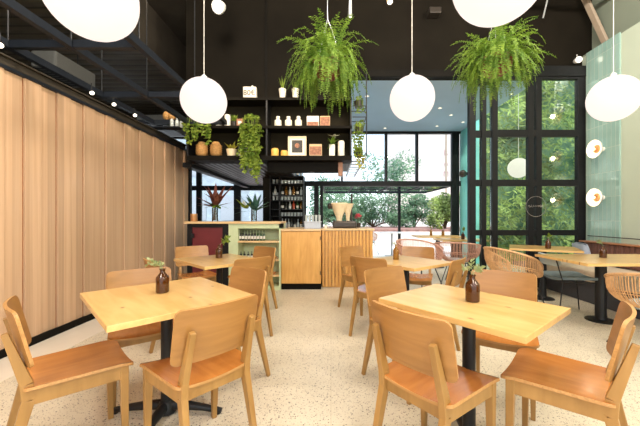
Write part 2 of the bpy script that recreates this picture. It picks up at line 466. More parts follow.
# left rear window wall, Y = 9.36
YB = 9.36
mb = MB()
def vbar(xp, w, y0, y1, Y=YB, d=.10):
    X = px(xp, Y); mb.box(X - w / 2, X + w / 2, Y, Y + d, y0, y1)
for xp, w in ((150, .12), (198.5, .15), (237, .20), (262, .0), (275, .20), (100, .12), (50, .1)):
    if w: vbar(xp, w, .9, 3.62)
mb.box(-6.5, px(280, YB), YB + .004, YB + .096, 2.00, 2.14)
mb.box(-6.5, px(280, YB), YB + .004, YB + .096, 3.55, 3.70)
mb.box(-6.5, px(280, YB), YB + .004, YB + .096, .92, 1.06)
w1 = struct(mb.build('window_1', 'frame_black', bevel=.004))
o = MB().box(-6.5, px(280, YB), YB + .04, YB + .05, .92, 3.6).build('pane', 'window_glass', w1)
sbox('wall_back_left', 'ceiling_dark', -6.5, -1.0, YB, YB + .12, 0, .92)
sbox('wall_back_left_upper', 'ceiling_dark', -6.5, -2.42, YB, YB + .12, 3.70, 5.3)
sbox('wall_bar_rear', 'black_paint', -1.62, -.80, 7.42, 7.50, 0, 2.12)
sbox('wall_bar_return', 'black_paint', -.88, -.80, 7.50, 8.80, 0, 2.12)

# main rear window, Y = 8.76
YW = 8.76
mb = MB()
def vb(x0, x1, z0, z1, Y=YW, d=.12): mb.box(x0, x1, Y, Y + d, z0, z1)
vb(px(303, YW), px(306, YW), 0, 2.12); vb(px(314, YW), px(318.5, YW), 0, 2.12)
vb(px(320, YW), px(323, YW), 0, 2.2)
vb(px(416, YW), px(418.5, YW), 2.2, BH); vb(px(341, YW), px(343, YW), 2.2, BH)
vb(px(385, YW), px(387.5, YW), 2.2, BH)
vb(px(452, YW), px(459.5, YW), 0, BH)
vb(-.80, 3.65, 2.07, 2.21, YW - .004, .13)
vb(-.8, 3.65, pz(132, YW) - .04, BH + .05, YW - .004, .13)
vb(-.80, px(320, YW), .0, .10)
w2 = struct(mb.build('window_2', 'frame_black', bevel=.004))
MB().box(-.8, px(452, YW), YW + .05, YW + .06, 2.15, BH).build('pane', 'window_glass', w2)
MB().box(px(305, YW), px(320, YW), YW + .05, YW + .06, .1, 2.05).build('pane', 'window_glass', w2)
# the folded-up sash that stands out over the terrace
mb = MB()
zs = 2.10
mb.box(-.25, 3.46, YW + .14, YW + .2, zs - .03, zs + .03)
mb.box(-.25, 3.46, 11.25, 11.35, zs - .04, zs + .04)
mb.box(-.25, 3.46, 10.0, 10.04, zs - .02, zs + .02)
for xp in (323, 353, 391, 423, 453):
    X = px(xp, YW + .1); mb.box(X - .03, X + .03, YW + .2, 11.25, zs - .025, zs + .025)
w3 = struct(mb.build('window_3', 'grid_metal', bevel=.004))
MB().box(-.22, 3.43, YW + .2, 11.25, zs - .006, zs + .006).build('pane', 'window_glass', w3)

# glazed partition, right (Y = 5.3)
mb = MB()
def pv(a, b, z0=0, z1=None, Y=YG, d=.08): mb.box(px(a, Y), px(b, Y), Y, Y + d, z0, z1 or BH + .1)
XP0, XP1 = px(493, YG), XR
pv(492.5, 498, d=.1); pv(528.5, 534); pv(536.5, 542); pv(578, 586)
mb.box(XP0, XP1, YG + .004, YG + .076, BH - .06, BH + .12)
mb.box(XP0, XP1, YG + .004, YG + .076, pz(136.5, YG), pz(129.5, YG))
mb.box(XP0, XP1, YG + .004, YG + .076, pz(186, YG), pz(179.5, YG))
mb.box(XP0, XP1, YG + .004, YG + .076, pz(235.5, YG), pz(230, YG))
mb.box(XP0, XP1, YG + .004, YG + .076, 0, .22)
w4 = struct(mb.build('window_4', 'frame_black', bevel=.004))
MB().box(XP0 + .05, XP1 - .03, YG + .035, YG + .045, .1, BH).build('pane', 'partition_glass', w4)
# stacked folding doors
for k, (a, b, Y) in enumerate(((469.5, 476, 5.30), (482, 486.5, 5.30))):
    mb = MB(); X0_, X1_ = px(a, Y), px(b, Y)
    Xr = px(482 if k == 0 else 492, Y)
    mb.box(X0_, X1_, Y, Y + .09, 0, BH)
    for q0, q1 in ((0, .14), (BH - .15, BH), (pz(235.5, YG), pz(230, YG)), (pz(186, YG), pz(179.5, YG)), (pz(137, YG), pz(130, YG))): mb.box(X1_, Xr, Y + .02, Y + .07, q0, q1)
    d_ = struct(mb.build('door_%d' % (k + 1), 'frame_black', bevel=.004))
    MB().box(X1_, Xr, Y + .04, Y + .05, .1, BH - .1).build('pane', 'partition_glass', d_)
struct(MB().box(px(469.5, 5.3), XR, 5.285, 5.38, BH - .02, BH + .16).build('trim_7', 'frame_black', bevel=.005))
# tiled strip on the right wall and ledge over the green wall
sbox('trim_8', 'teal_tile', XR - .02, XR, 4.66, 5.27, .80, 3.96)
sbox('trim_9', 'upper_green_shaded', XR - .005, XR + .17, -3, 5.38, 3.94, 3.965)

# ================================================================== overhead steel grid
g = thing('ceiling_grid', 'black steel frame grid hanging below the dark ceiling beside the plank wall', 'frame', (-2.3, 3.5, 2.75))
def gb(name, x0, x1, y0, y1, z0=-.035, z1=.035):
    return MB().box(x0 + 2.3, x1 + 2.3, y0 - 3.5, y1 - 3.5, z0, z1).build(name, 'grid_metal', g, bevel=.004)
for X in (-2.91, -2.34, -1.73): gb('long_beam', X - .028, X + .028, 1.2, 5.36)
for Yc in (2.81, 3.96, 5.1):
    for xa, xb in ((-2.875, -2.375), (-2.305, -1.765)): gb('cross_beam', xa, xb, Yc - .025, Yc + .025)
gb('cross_beam', -3.42, -2.95, 2.78, 2.84); gb('cross_beam', -3.42, -2.95, 5.07, 5.13)
for X in (-2.91, -2.34, -1.73):
    for Yc in (2.81, 3.96):
        MB().tube([(X + 2.3, Yc - 3.5, .03), (X + 2.3, Yc - 3.5, 2.45)], .007, 6).build('hanger_rod', 'black_metal', g)

# small spot lamps on the left rail
def spot_lamp(loc, d, label, r=.035, L=.10, col='black_metal', en=0, size=60, color=(1, .82, .6)):
    t = thing('spotlight', label, 'spotlight', loc)
    d = Vector(d).normalized()
    MB().tube([(0, 0, 0), tuple(-d * .02), tuple(-d * L)], [r * .9, r, r * .7], 14).build('lamp_head', col, t, smooth=True)
    MB().tube([tuple(d * .004), tuple(-d * .001)], r * .8, 14).build('lens', 'lens_glow', t)
    MB().tube([tuple(-d * L * .6), tuple(-d * L * .6 + Vector((0, 0, .10)))], .006, 6).build('bracket', col, t)
    if en:
        li = bpy.data.lights.new('spot_beam', 'SPOT'); li.energy = en; li.spot_size = R(size); li.spot_blend = .6; li.color = color; li.shadow_soft_size = .05
        lo = bpy.data.objects.new('spot_beam', li); COL.objects.link(lo); lo.location = Vector(loc) + d * .03
        lo.rotation_euler = d.to_track_quat('-Z', 'Y').to_euler()
    return t
for (xx, yy, lb) in ((0, 33, 'small glowing spotlight on the black grid, at the left edge of the photo'), (92, 89, 'small glowing spotlight on the grid nearest the white air conditioner end'),
                     (114, 102.5, 'small glowing spotlight in the middle of the row above the plank wall'), (135, 114, 'farthest small glowing spotlight above the plank wall')):
    Yl = -2.86 * F / (xx - X0); spot_lamp((-2.86, Yl, 2.685), (.5, -.45, -.6), lb, r=.03, L=.06)
# air conditioners
def ac(loc, size, label):
    t = thing('air_conditioner', label, 'air conditioner', loc)
    a, b, c = size
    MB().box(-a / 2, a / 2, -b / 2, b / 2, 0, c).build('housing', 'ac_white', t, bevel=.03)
    mb = MB()
    for k in range(9): mb.box(-a / 2 - .006, a / 2 + .006, -b / 2 + .06 + k * (b - .12) / 9, -b / 2 + .06 + k * (b - .12) / 9 + .03, -.006, .01)
    mb.build('grille', 'grid_metal', t)
    for sx in (-.3, .3): MB().tube([(0, sx * b, c), (0, sx * b, 4.30 - loc[2])], .008, 6).build('hanger_rod', 'black_metal', t)
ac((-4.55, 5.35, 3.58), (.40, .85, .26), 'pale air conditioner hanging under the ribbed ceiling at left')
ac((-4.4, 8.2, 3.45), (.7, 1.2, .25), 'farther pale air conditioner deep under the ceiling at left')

# ================================================================== pendants
def globe(X, Y, z, label, r=.225):
    t = thing('globe_pendant', label, 'pendant lamp', (X, Y, z), group='white globe pendants')
    MB().sphere((0, 0, 0), r, 40, 24).build('glass_globe', 'globe_glow', t, smooth=True)
    MB().lathe([(.028, 0), (.028, .03), (.01, .045)], 12, (0, 0, r - .006)).build('cap', 'white_metal', t, smooth=True)
    MB().tube([(0, 0, r + .03), (0, 0, 5.2 - z)], .0035, 6).build('cord', 'cord', t)
    return t
ZG = 2.41
globe(px(204, 3.19), 3.19, ZG - .02, 'glowing white globe pendant in front of the shelves, above the small back left table')
globe(px(412, 3.19), 3.19, ZG, 'glowing white globe pendant between the two hanging ferns')
globe(px(613.5, 3.19), 3.19, ZG, 'glowing white globe pendant at the pale green right wall')
globe(-1.305, 1.70, ZG, 'large near globe pendant, cut off by the photo top at left')
globe(.84, 1.56, ZG, 'large near globe pendant, cut off by the photo top above the right fern')

# ================================================================== chairs and tables
def make_chair(label):
    t = thing('dining_chair', label, 'chair', group='plywood dining chairs')
    W, D = .43, .41
    def seat_fn(a, b):
        k = 1 - .10 * (D / 2 - b) / D            # slightly narrower at the rear
        z = .437 + .020 * (a / (W / 2)) ** 2 - (.012 * max(0, (b - .12) / .085) ** 2)
        dz = 2 * .020 * a / (W / 2) ** 2
        return (a * k, b + .015, z), (-dz, 0, 1)
    MB().panel(W, D, .03, seat_fn, .013).build('seat', ['chair_seat', 'ply_edge'], t, smooth=True)
    def back_fn(a, b):
        yb = -.185 + .0 - .034 * (1 - (a / .21) ** 2) - b * .22
        return (a, yb - .0, .675 + b), (-2 * .034 * a / .21 ** 2, 1, .22)
    MB().panel(.42, .255, .03, back_fn, .013).build('backrest', ['chair_back', 'ply_edge'], t, smooth=True)
    mb = MB()
    mb.box(-.165, .165, .165, .187, .377, .434); mb.box(-.15, .15, -.172, -.150, .377, .434)
    mb.bar((-.165, -.16, .412), (-.185, .17, .412), .02, .070); mb.bar((.165, -.16, .412), (.185, .17, .412), .02, .070)
    mb.build('apron', 'chair_frame', t, bevel=.002)
    for s in (-1, 1):
        MB().bar((s * .182, .185, .0), (s * .180, .178, .445), .024, .026, .040, .038).build('leg', 'chair_frame', t, bevel=.003)
        mb = MB()
        mb.bar((s * .168, -.268, .0), (s * .160, -.172, .40), .024, .026, .032, .046)
        mb.bar((s * .160, -.172, .40), (s * .158, -.178, .47), .032, .046, .032, .044)
        mb.bar((s * .158, -.178, .47), (s * .150, -.246, .705), .032, .044, .026, .024)
        mb.build('rear_post', 'chair_frame', t, bevel=.003)
    return t
CH0 = None
def chair(x, y, ang, label):
    global CH0
    rz = R(ang - 90)
    if CH0 is None:
        CH0 = make_chair(label); CH0.location = (x, y, 0); CH0.rotation_euler = (0, 0, rz); return CH0
    return dup(CH0, (x, y, 0), rz, label)

chair(-1.315, 1.60, 45, 'plywood dining chair at the left edge of the photo, side on, back cropped by frame')
chair(-.68, 1.61, 139, 'plywood dining chair seen from behind at the front of the near left table')
chair(-1.32, 2.20, -53, 'plywood dining chair facing us between near left table and plank wall')
chair(-.77, 2.25, -128, 'plywood dining chair at the far right corner of the near left table')
chair(-1.76, 4.08, -52, 'plywood dining chair in front of the red panel, behind back left table')
chair(-1.53, 3.06, 47, 'plywood dining chair between plank wall and back left table, mostly hidden')
chair(-.91, 3.20, 137, 'plywood dining chair at the right of back left table, back towards us')
chair(-1.01, 3.98, -128, 'plywood dining chair before the green shelf unit, beyond back left table')
chair(.49, 1.48, 39, 'plywood dining chair seen from behind at the near right table, window glare on its seat')
chair(1.10, 1.485, 138, 'plywood dining chair at the right edge of the photo with empty seat towards us')
chair(1.14, 2.10, -122, 'plywood dining chair facing us behind the near right table, right of the bottle')
chair(.54, 2.26, -54, 'plywood dining chair at the far left corner of the near right table')
chair(1.05, 3.10, 140, 'plywood dining chair seen edge on at the right of the glaring back table')
chair(1.08, 3.98, -113, 'plywood dining chair facing us at the far side of the glaring back table')
chair(.49, 3.25, 52, 'plywood dining chair with its back to us left of the glaring back table')
chair(.40, 4.05, -52, 'plywood dining chair nearest the slatted counter')

def make_table(name, label, L, W, loc, ang, base='cross', group=None, col_off=(0, 0), colr=.033, top='pine_top'):
    t = thing(name, label, 'table', loc, R(ang), group)
    MB().box(-L / 2, L / 2, -W / 2, W / 2, .722, .75).build('tabletop', top, t, bevel=.002)
    cx, cy = col_off
    mb = MB().tube([(cx, cy, .03), (cx, cy, .712)], colr, 20)
    mb.build('column', 'black_metal', t, smooth=True)
    MB().box(cx - .13, cx + .13, cy - .13, cy + .13, .712, .722).build('mounting_plate', 'black_metal', t)
    if base == 'cross':
        mb = MB()
        for k in range(4):
            a = PI / 4 + k * PI / 2; c, s = math.cos(a), math.sin(a)
            pts = [(cx + c * q, cy + s * q, z) for q, z in ((0, .055), (.10, .052), (.22, .038), (.30, .024), (.335, .016))]
            mb.tube(pts, [.030, .028, .021, .018, .016], 10)
        mb.lathe([(.055, .012), (.055, .06), (.036, .085)], 16, (cx, cy, 0))
        mb.build('cross_base', 'black_metal', t, smooth=True)
        for k in range(4):
            a = PI / 4 + k * PI / 2; c, s = math.cos(a), math.sin(a)
            MB().lathe([(.016, 0), (.018, .012), (.012, .02)], 10, (cx + c * .315, cy + s * .315, 0)).build('levelling_foot', 'black_metal', t)
    else:
        MB().lathe([(.15, 0), (.15, .008), (.14, .014), (.06, .02), (colr, .04)], 32, (cx, cy, 0)).build('round_base', 'black_metal', t, smooth=True)
    return t
make_table('dining_table', 'square pine table near left with amber bottle, four plywood chairs around it', .80, .71, (-.955, 1.817, 0), -45, col_off=(-.10, .03))
make_table('dining_table', 'square pine table near right with visible knots and an amber bottle', .735, .59, (.725, 1.64, 0), -50.5)
make_table('dining_table', 'small pine table back left before the red panel', .80, .66, (-1.19, 3.33, 0), -45)
make_table('dining_table', 'small pine table back centre with white window glare on its top', .70, .66, (.77, 3.20, 0), -52)
make_table('bistro_table', 'pine table in the right rear corner against the black framed glass', .85, .72, (3.12, 4.60, 0), -30, 'disc', colr=.05)
make_table('bistro_table', 'wide pine table at right before the brown banquette, on a round black foot', 1.25, .78, (3.10, 3.40, 0), 0, 'disc', col_off=(.03, .22), colr=.055)
make_table('bistro_table', 'pine table by the open rear window, nearest the stacked doors', .9, .6, (2.62, 6.35, 0), 0, 'disc', colr=.05)
make_table('bistro_table', 'pine table by the open rear window, farther from the stacked doors', 1.1, .6, (2.55, 7.45, 0), 0, 'disc', colr=.05)

def bottle_vase(x, y, label, kind='squat', z=.75, leaf='sage_leaf', spread=1.0, m='amber_glass_solid', s=1.0, lean=(-1, .1)):
    t = thing('bottle_vase', label, 'vase', (x, y, z), group='amber bottle vases')
    if kind == 'squat': prof = [(.030, 0), (.035, .004), (.036, .010), (.036, .085), (.034, .095), (.016, .118), (.014, .124), (.014, .134), (.017, .136), (.017, .142), (.012, .142)]
    else: prof = [(.027, 0), (.031, .005), (.031, .095), (.028, .108), (.013, .128), (.011, .15), (.013, .152), (.013, .16), (.009, .16)]
    MB().lathe([(r * s, h * s) for r, h in prof], 24).build('bottle', m, t, smooth=True)
    mb = MB(); top = prof[-1][1] * s; stems = []
    rnd = random.Random(int(x * 97 + y * 31))
    n = 5
    for k in range(n):
        a = rnd.uniform(-.9, .9); dx, dy = lean
        ex = Vector((dx * math.cos(a) - dy * math.sin(a), dx * math.sin(a) + dy * math.cos(a), 0)) * .095 * spread * rnd.uniform(.5, 1)
        p0 = Vector((0, 0, top - .05)); p1 = Vector((0, 0, top + .015)) + ex * .2; p2 = Vector((0, 0, top + rnd.uniform(.02, .06) * spread)) + ex
        stems.append((p0, p1, p2))
        for q in range(7):
            f = .25 + .75 * q / 6; p = p1.lerp(p2, f); d = (p2 - p1).normalized()
            sd = Vector((rnd.uniform(-1, 1), rnd.uniform(-1, 1), rnd.uniform(-.4, .6))).normalized()
            mb.leaf(p, (d + sd * 1.2), d.cross(sd), .028 * spread, .016 * spread)
    mb.build('leaves', leaf, t)
    ms = MB()
    for p0, p1, p2 in stems: ms.tube([p0, p1, p2], .0012, 5)
    ms.build('stems', 'sage_leaf', t)
    return t
bottle_vase(px(162.5, 1.86), 1.86, 'amber bottle with a pale sprig on the near left table', spread=1.0)
bottle_vase(px(472.5, 1.665), 1.665, 'amber bottle with thin grey green sprig on the near right table', lean=(.2, .6), spread=1.1)
bottle_vase(px(219, 3.42), 3.42, 'dark bottle with bright green sprig on the back left table', leaf='vine_leaf', lean=(.7, .2), spread=1.7)
bottle_vase(px(396, 3.30), 3.30, 'slender amber bottle on the glaring back centre table', 'slim', m='amber_light', spread=.35)
bottle_vase(px(548, 4.45), 4.45, 'dark bottle with leaves on the table in the right rear corner', leaf='vine_leaf', lean=(.2, .2), spread=1.2)
bottle_vase(px(603, 3.45), 3.45, 'dark bottle with faint sprig on the wide table at right', s=.95, lean=(-.2, .5))
bottle_vase(px(463, 6.3), 6.3, 'dark bottle with leaves on the far table nearest the stacked doors', leaf='vine_leaf', lean=(.1, .1), spread=1.6)
bottle_vase(px(443, 7.4), 7.4, 'yellowish bottle with leaves in the middle of the far window tables', leaf='vine_leaf', lean=(-.5, .1), spread=2.0, m='amber_light')
bottle_vase(px(431, 7.55), 7.55, 'small slim bottle on the far window table, leftmost of the far bottles', 'slim', m='amber_light', leaf='vine_leaf', lean=(-.1, .1), spread=1)

# ------------------------------------------------------------------ rattan chairs
def rattan_chair(x, y, ang, label, m='rattan', rr=.36, top=.78, strands=38, cushion='light_fabric', front=.62):
    t = thing('rattan_chair', label, 'chair', (x, y, 0), R(ang - 90), 'rattan tub chairs')
    def rim(f):
        a = R(-90) + R(128) * f
        h = front + (top - front) * (math.cos(f * PI / 2) ** .8 if abs(f) < 1 else 0)
        k = 1 + .10 * math.cos(f * PI / 2)
        return Vector((rr * k * math.cos(a), rr * k * math.sin(a), h))
    def low(f):
        a = R(-90) + R(128) * f
        return Vector((.20 * math.cos(a), .20 * math.sin(a) + .02, .42))
    def pt(f, u):
        p = low(f).lerp(rim(f), u); o_ = Vector((p.x, p.y, 0)).normalized() * .05 * math.sin(PI * u)
        return p + o_ - Vector((0, 0, .035 * math.sin(PI * u)))
    N = 40
    MB().tube([rim(-1 + 2 * i / N) for i in range(N + 1)], .014, 8).build('rim', m, t, smooth=True)
    mb = MB()
    for i in range(strands + 1):
        f = -1 + 2 * i / strands
        for df in (-.012, .012):
            mb.tube([pt(f + df, u / 6) for u in range(7)], .0048, 5)
    mb.build('strands', m, t, smooth=True)
    mb = MB()
    for u in (.0, .12, .55, .62):
        mb.tube([pt(-1 + 2 * i / N, u) for i in range(N + 1)], .005, 5)
    mb.build('weave_bands', m, t, smooth=True)
    MB().lathe([(.19, .40), (.22, .415), (.22, .435), (.19, .45), (.05, .455)], 24, (0, .03, 0)).build('seat_pad', cushion, t, smooth=True)
    MB().tube([(.2 * math.cos(2 * PI * i / 24), .03 + .2 * math.sin(2 * PI * i / 24), .395) for i in range(25)], .007, 6).build('seat_ring', 'black_metal', t)
    for sx in (-1, 1):
        for sy in (-1, 1):
            MB().tube([(sx * .14, .03 + sy * .14, .395), (sx * .25, .03 + sy * .25, .01), (sx * .255, .03 + sy * .255, 0)], [.008, .008, .012], 8).build('leg', 'black_metal', t, smooth=True)
    return t
rattan_chair(2.42, 4.14, 15, 'rattan tub chair on black wire legs left of the corner table, beside the stacked doors', top=.80, rr=.32, front=.54)
rattan_chair(2.83, 2.66, 75, 'rattan tub chair at the right edge with blue grey cushion, behind the near right chair', top=.76, strands=36)
rattan_chair(1.50, 5.25, -60, 'brownish rattan tub chair behind the glaring back table, left of the far pair', 'rattan_far', top=.80)
rattan_chair(2.25, 5.55, 60, 'brownish rattan tub chair right of the far pair, by the stacked doors', 'rattan_far', top=.77)
rattan_chair(1.15, 9.9, -30, 'pinkish rattan chair out on the white terrace', 'rattan_far', top=.80)

def wire_chair():
    t = thing('wire_chair', 'grey upholstered chair on thin black wire legs tucked under the wide table', 'chair', (2.93, 3.95, 0), R(-100))
    def sf(a, b): return (a, b, .45 + .03 * (a / .22) ** 2), (0, 0, 1)
    MB().panel(.46, .46, .06, sf, .03, 8, 8).build('seat', ['grey_fabric'], t, smooth=True)
    def bf(a, b): return (a, -.25 - .04 * (1 - (a / .2) ** 2) * 1 - b * .25, .68 + b), (0, 1, .2)
    MB().panel(.40, .13, .04, bf, .025, 8, 4).build('backrest', ['light_fabric'], t, smooth=True)
    for s in (-1, 1):
        MB().tube([(s * .20, -.30, .74), (s * .21, -.22, .44), (s * .23, -.28, 0)], .007, 8).build('leg', 'black_metal', t, smooth=True)
        MB().tube([(s * .21, .20, .44), (s * .23, .25, 0)], .007, 8).build('leg', 'black_metal', t, smooth=True)
    mb = MB()
    mb.tube([(-.21, -.22, .435), (.21, -.22, .435), (.21, .20, .435), (-.21, .20, .435), (-.21, -.22, .435)], .007, 6)
    mb.build('seat_frame', 'black_metal', t)
    return t
wire_chair()
# make the wire chair face the banquette
for o in COL.objects:
    if o.name == 'wire_chair': o.rotation_euler = (0, 0, R(-90 - 5)); o.location = (2.95, 3.84, 0)

# ------------------------------------------------------------------ banquette
t = thing('banquette', 'long wall bench with beige seat and brown channelled back along the green wall', 'bench', (3.9, 3.6, 0))
MB().box(-.30, .42, -1.6, 1.62, 0, .30).build('base', 'dark_seat', t, bevel=.01)
MB().box(-.36, .30, -1.6, 1.62, .30, .46).build('seat_cushion', 'beige_seat', t, bevel=.035)
mb = MB(); k = 0; y = -1.6
while y < 1.60:
    mb.box(.30, .41, y + .002, y + .078, .46, .79); y += .08
mb.build('backrest', 'brown_leather', t, bevel=.02)
MB().box(.26, .43, -1.6, 1.64, .79, .81).build('top_rail', 'bench_wood', t, bevel=.004)
MB().tube([(.38, -1.6, .89), (.38, 1.6, .89)], .008, 6).build('hand_rail', 'black_metal', t)
mb = MB()
def pillow_fn(a, b): return (a, 0, b), (0, 1, 0)
def pil(sgn):
    def f(a, b):
        q = (1 - (a / .21) ** 4) * (1 - (b / .17) ** 4)
        return (a, sgn * .055 * max(q, 0) ** .6, b), (0, sgn, 0)
    return f
mb.panel(.42, .30, .04, pil(1), .01, 10, 8); mb.panel(.42, .30, .04, pil(-1), .01, 10, 8)
p = tag(mb.build('cushion', 'blue_pillow', None, (4.02, 5.00, .63), R(70), smooth=True), 'blue grey pillow leaning at the corner end of the brown banquette', 'pillow')
p.rotation_euler = (R(-14), 0, R(75))

# ------------------------------------------------------------------ sconces
def sconce(y, z, label, X=XR - .02, ball=False):
    t = thing('wall_sconce', label, 'wall lamp', (X, y, z), group='round porcelain wall lamps')
    MB().lathe([(.035, 0), (.035, -.02), (.015, -.03), (.015, -.09)], 20, ax='x').build('wall_plate', 'porcelain_glow', t, smooth=True)
    MB().lathe([(.050, -.1055), (.058, -.116), (.066, -.108)], 32, ax='x').build('inner_ring', 'copper', t, smooth=True)
    MB().lathe([(.02, -.085), (.10, -.095), (.135, -.125), (.145, -.150), (.138, -.150), (.128, -.128), (.095, -.105), (.02, -.098)], 32, ax='x').build('shade', 'porcelain_glow', t, smooth=True)
    MB().lathe([(.022, -.098), (.024, -.13), (.014, -.14)], 16, ax='x').build('socket', 'copper', t, smooth=True)
    MB().sphere((-.150, 0, 0), .020, 16, 10).build('bulb', 'bulb_glow', t, smooth=True)
    li = bpy.data.lights.new('sconce_light', 'POINT'); li.energy = 2.5; li.color = (1, .78, .52); li.shadow_soft_size = .04
    lo = bpy.data.objects.new('sconce_light', li); COL.objects.link(lo); lo.location = (X - .23, y, z)
YS = 4.94
sconce(YS, pz(197.5, YS), 'lowest round white wall lamp on the teal tiled strip')
sconce(YS, pz(149, YS), 'middle round white wall lamp on the teal tiled strip, just under the right globe')
sconce(YS, pz(149, YS) + .77, 'top round white wall lamp, hidden by the right globe pendant')
t = thing('wall_sconce', 'small dark ball wall lamp on the turquoise wall by the rear window', 'wall lamp', (3.64, 8.35, pz(174, 8.4)))
MB().lathe([(.04, 0), (.04, -.03), (.015, -.05)], 12, ax='x').build('wall_plate', 'black_metal', t)
MB().sphere((-.11, 0, 0), .10, 16, 10).build('shade', 'machine_dark', t, smooth=True)

# reflection of a round sign, modelled as a solid ring and squiggle
t = thing('ring_reflection', 'reflection of a round sign in the glass partition, modelled as thin ring and script', 'sign', (px(536, 5.27), 5.27, pz(206.5, 5.27)))
MB().tube([(.17 * math.cos(2 * PI * i / 40), 0, .17 * math.sin(2 * PI * i / 40)) for i in range(41)], .0022, 6, cap=False).build('ring', 'ring_reflection', t)
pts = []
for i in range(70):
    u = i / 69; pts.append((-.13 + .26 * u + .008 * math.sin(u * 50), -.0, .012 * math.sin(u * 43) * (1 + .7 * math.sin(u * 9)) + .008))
MB().tube(pts, .002, 5).build('script', 'ring_reflection', t)
# ================================================================== BAR
# cabinet with door and fluted counter
YC = 5.13
t = thing('bar_cabinet', 'plain wooden bar cabinet with black plinth left of the slatted counter', 'cabinet', (px(301, YC), YC, 0))
hw = px(321, YC) - px(301, YC)
MB().box(-hw, hw, .02, .75, .10, .97).build('body', 'cabinet_wood', t, bevel=.003)
MB().box(-hw + .008, hw - .012, 0, .018, .108, .962).build('door', 'cabinet_wood', t, bevel=.002)
MB().box(-hw, hw, .04, .7, 0, .10).build('plinth', 'black_paint', t)
for zz in (.25, .82): MB().box(hw - .018, hw - .004, -.006, .0, zz, zz + .06).build('hinge', 'black_metal', t)
YF = 5.32
t = thing('slatted_counter', 'wooden bar counter faced with vertical slats', 'counter', (px(322, YF), YF, 0))
L = px(373, YF) - px(322, YF)
MB().box(0, L, .02, .72, 0, .965).build('body', 'pine_edge', t)
mb = MB(); n = 15
for k in range(n): mb.box(k * L / n + .004, (k + 1) * L / n - .020, -.02, .02, .02, .962)
mb.build('slats', 'cabinet_wood', t, bevel=.003)
o = MB().box(px(281, YC), px(373, YF) + .03, 0, 0, 0, 0)
mb = MB(); mb.box(px(281, YC), px(321.3, YC), YC - .02, YF + .74, .97, 1.0); mb.box(px(321.3, YC), px(373, YF) + .02, YF - .03, YF + .74, .97, 1.0)
tag(mb.build('countertop', 'counter_top', bevel=.003), 'pale wooden worktop over the bar cabinet and the slatted counter', 'worktop')

# green shelf unit and red panel section
YN = 5.12; GT = 1.09
xa, xb, xc = px(187, YN), px(228.5, YN), px(281, YC) - .003
t = thing('shelf_cabinet', 'pale green open shelf unit holding bottles at the bar end', 'shelf unit', ((xb + xc) / 2, YN, 0))
w = (xc - xb) / 2
x_l = px(238, YN) - (xb + xc) / 2
mb = MB(); mb.box(-w, x_l, 0, .55, 0, GT); mb.box(x_l, w, .33, .55, 0, GT); mb.box(x_l, w, 0, .33, pz(228.5, YN), GT)
mb.box(w - .03, w, 0, .33, 0, GT); mb.box(x_l, w - .03, 0, .33, 0, .06)
mb.build('body', 'pale_green', t, bevel=.002)
SHZ = [pz(241, YN), pz(259.5, YN), pz(275, YN)]
for z in SHZ: MB().box(x_l, w - .03, -.02, .33, z - .025, z).build('shelf', 'counter_top', t, bevel=.003)
t = thing('red_counter_panel', 'dark red bar front panel in a black frame behind the back left table', 'panel', ((xa + xb) / 2, YN, 0))
w = (xb - xa) / 2
MB().box(-w + .03, w - .06, .02, .05, .08, GT - .06).build('red_panel', 'red_panel', t, bevel=.002)
mb = MB(); mb.box(-w, -w + .08, 0, .6, 0, GT); mb.box(w - .10, w, 0, .6, 0, GT); mb.box(-w + .08, w - .10, 0, .04, GT - .06, GT); mb.box(-w + .08, w - .1, 0, .04, 0, .08)
mb.build('frame', 'frame_black', t, bevel=.003)
MB().box(-w + .07, -w + .12, -.02, .0, .86, .93).build('latch', 'black_metal', t)
tag(MB().box(xa - .03, xc, YN - .03, YN + .62, GT, GT + .035).build('countertop', 'counter_top', bevel=.003), 'wooden worktop over the red panel and green shelves, carrying the leafy vases', 'worktop')

# bottles --------------------------------------------------------
def bottle(x, y, z, h, m, label, group, r=None, lab=True, name='bottle'):
    r = r or h * .14
    t = thing(name, label, 'bottle', (x, y, z), group=group)
    MB().lathe([(r * .9, 0), (r, .01 * h), (r, .56 * h), (r * .8, .64 * h), (r * .36, .74 * h), (r * .33, .93 * h), (r * .42, .94 * h), (r * .42, h)], 14).build('glass_body', m, t, smooth=True)
    if lab: MB().lathe([(r * 1.01, .16 * h), (r * 1.02, .17 * h), (r * 1.02, .44 * h), (r * 1.01, .45 * h)], 14).build('paper_label', 'paper_label', t, smooth=True)
    return t
rnd = random.Random(3)
for k in range(9):
    xx = px(240 + k * 3.0, YN + .1)
    bottle(xx, YN + .10, SHZ[0], .17, 'dark_bottle' if k < 6 else 'green_bottle', 'dark little bottle on the top shelf of the green unit', 'bottles on the top green shelf', r=.021)
for k in range(4):
    bottle(px(241 + k * 3.6, YN + .1), YN + .10, SHZ[1], .12, 'dark_bottle', 'dark small bottle on the second green shelf, behind the chair', 'bottles on the second green shelf', r=.021)
def bowl(x, y, z, r, label, m='copper'):
    return tag(MB().lathe([(r * .5, 0), (r * .9, r * .35), (r, r * .6), (r * .95, r * .6), (r * .8, r * .35), (r * .3, .01)], 20).build('bowl', m, None, (x, y, z), smooth=True), label, 'bowl')
bowl(px(273, YN), YN + .1, SHZ[1], .055, 'small brown bowl on the second green shelf, right side')
bowl(px(272, YN), YN + .1, SHZ[2], .055, 'small brown bowl on the lowest green shelf')

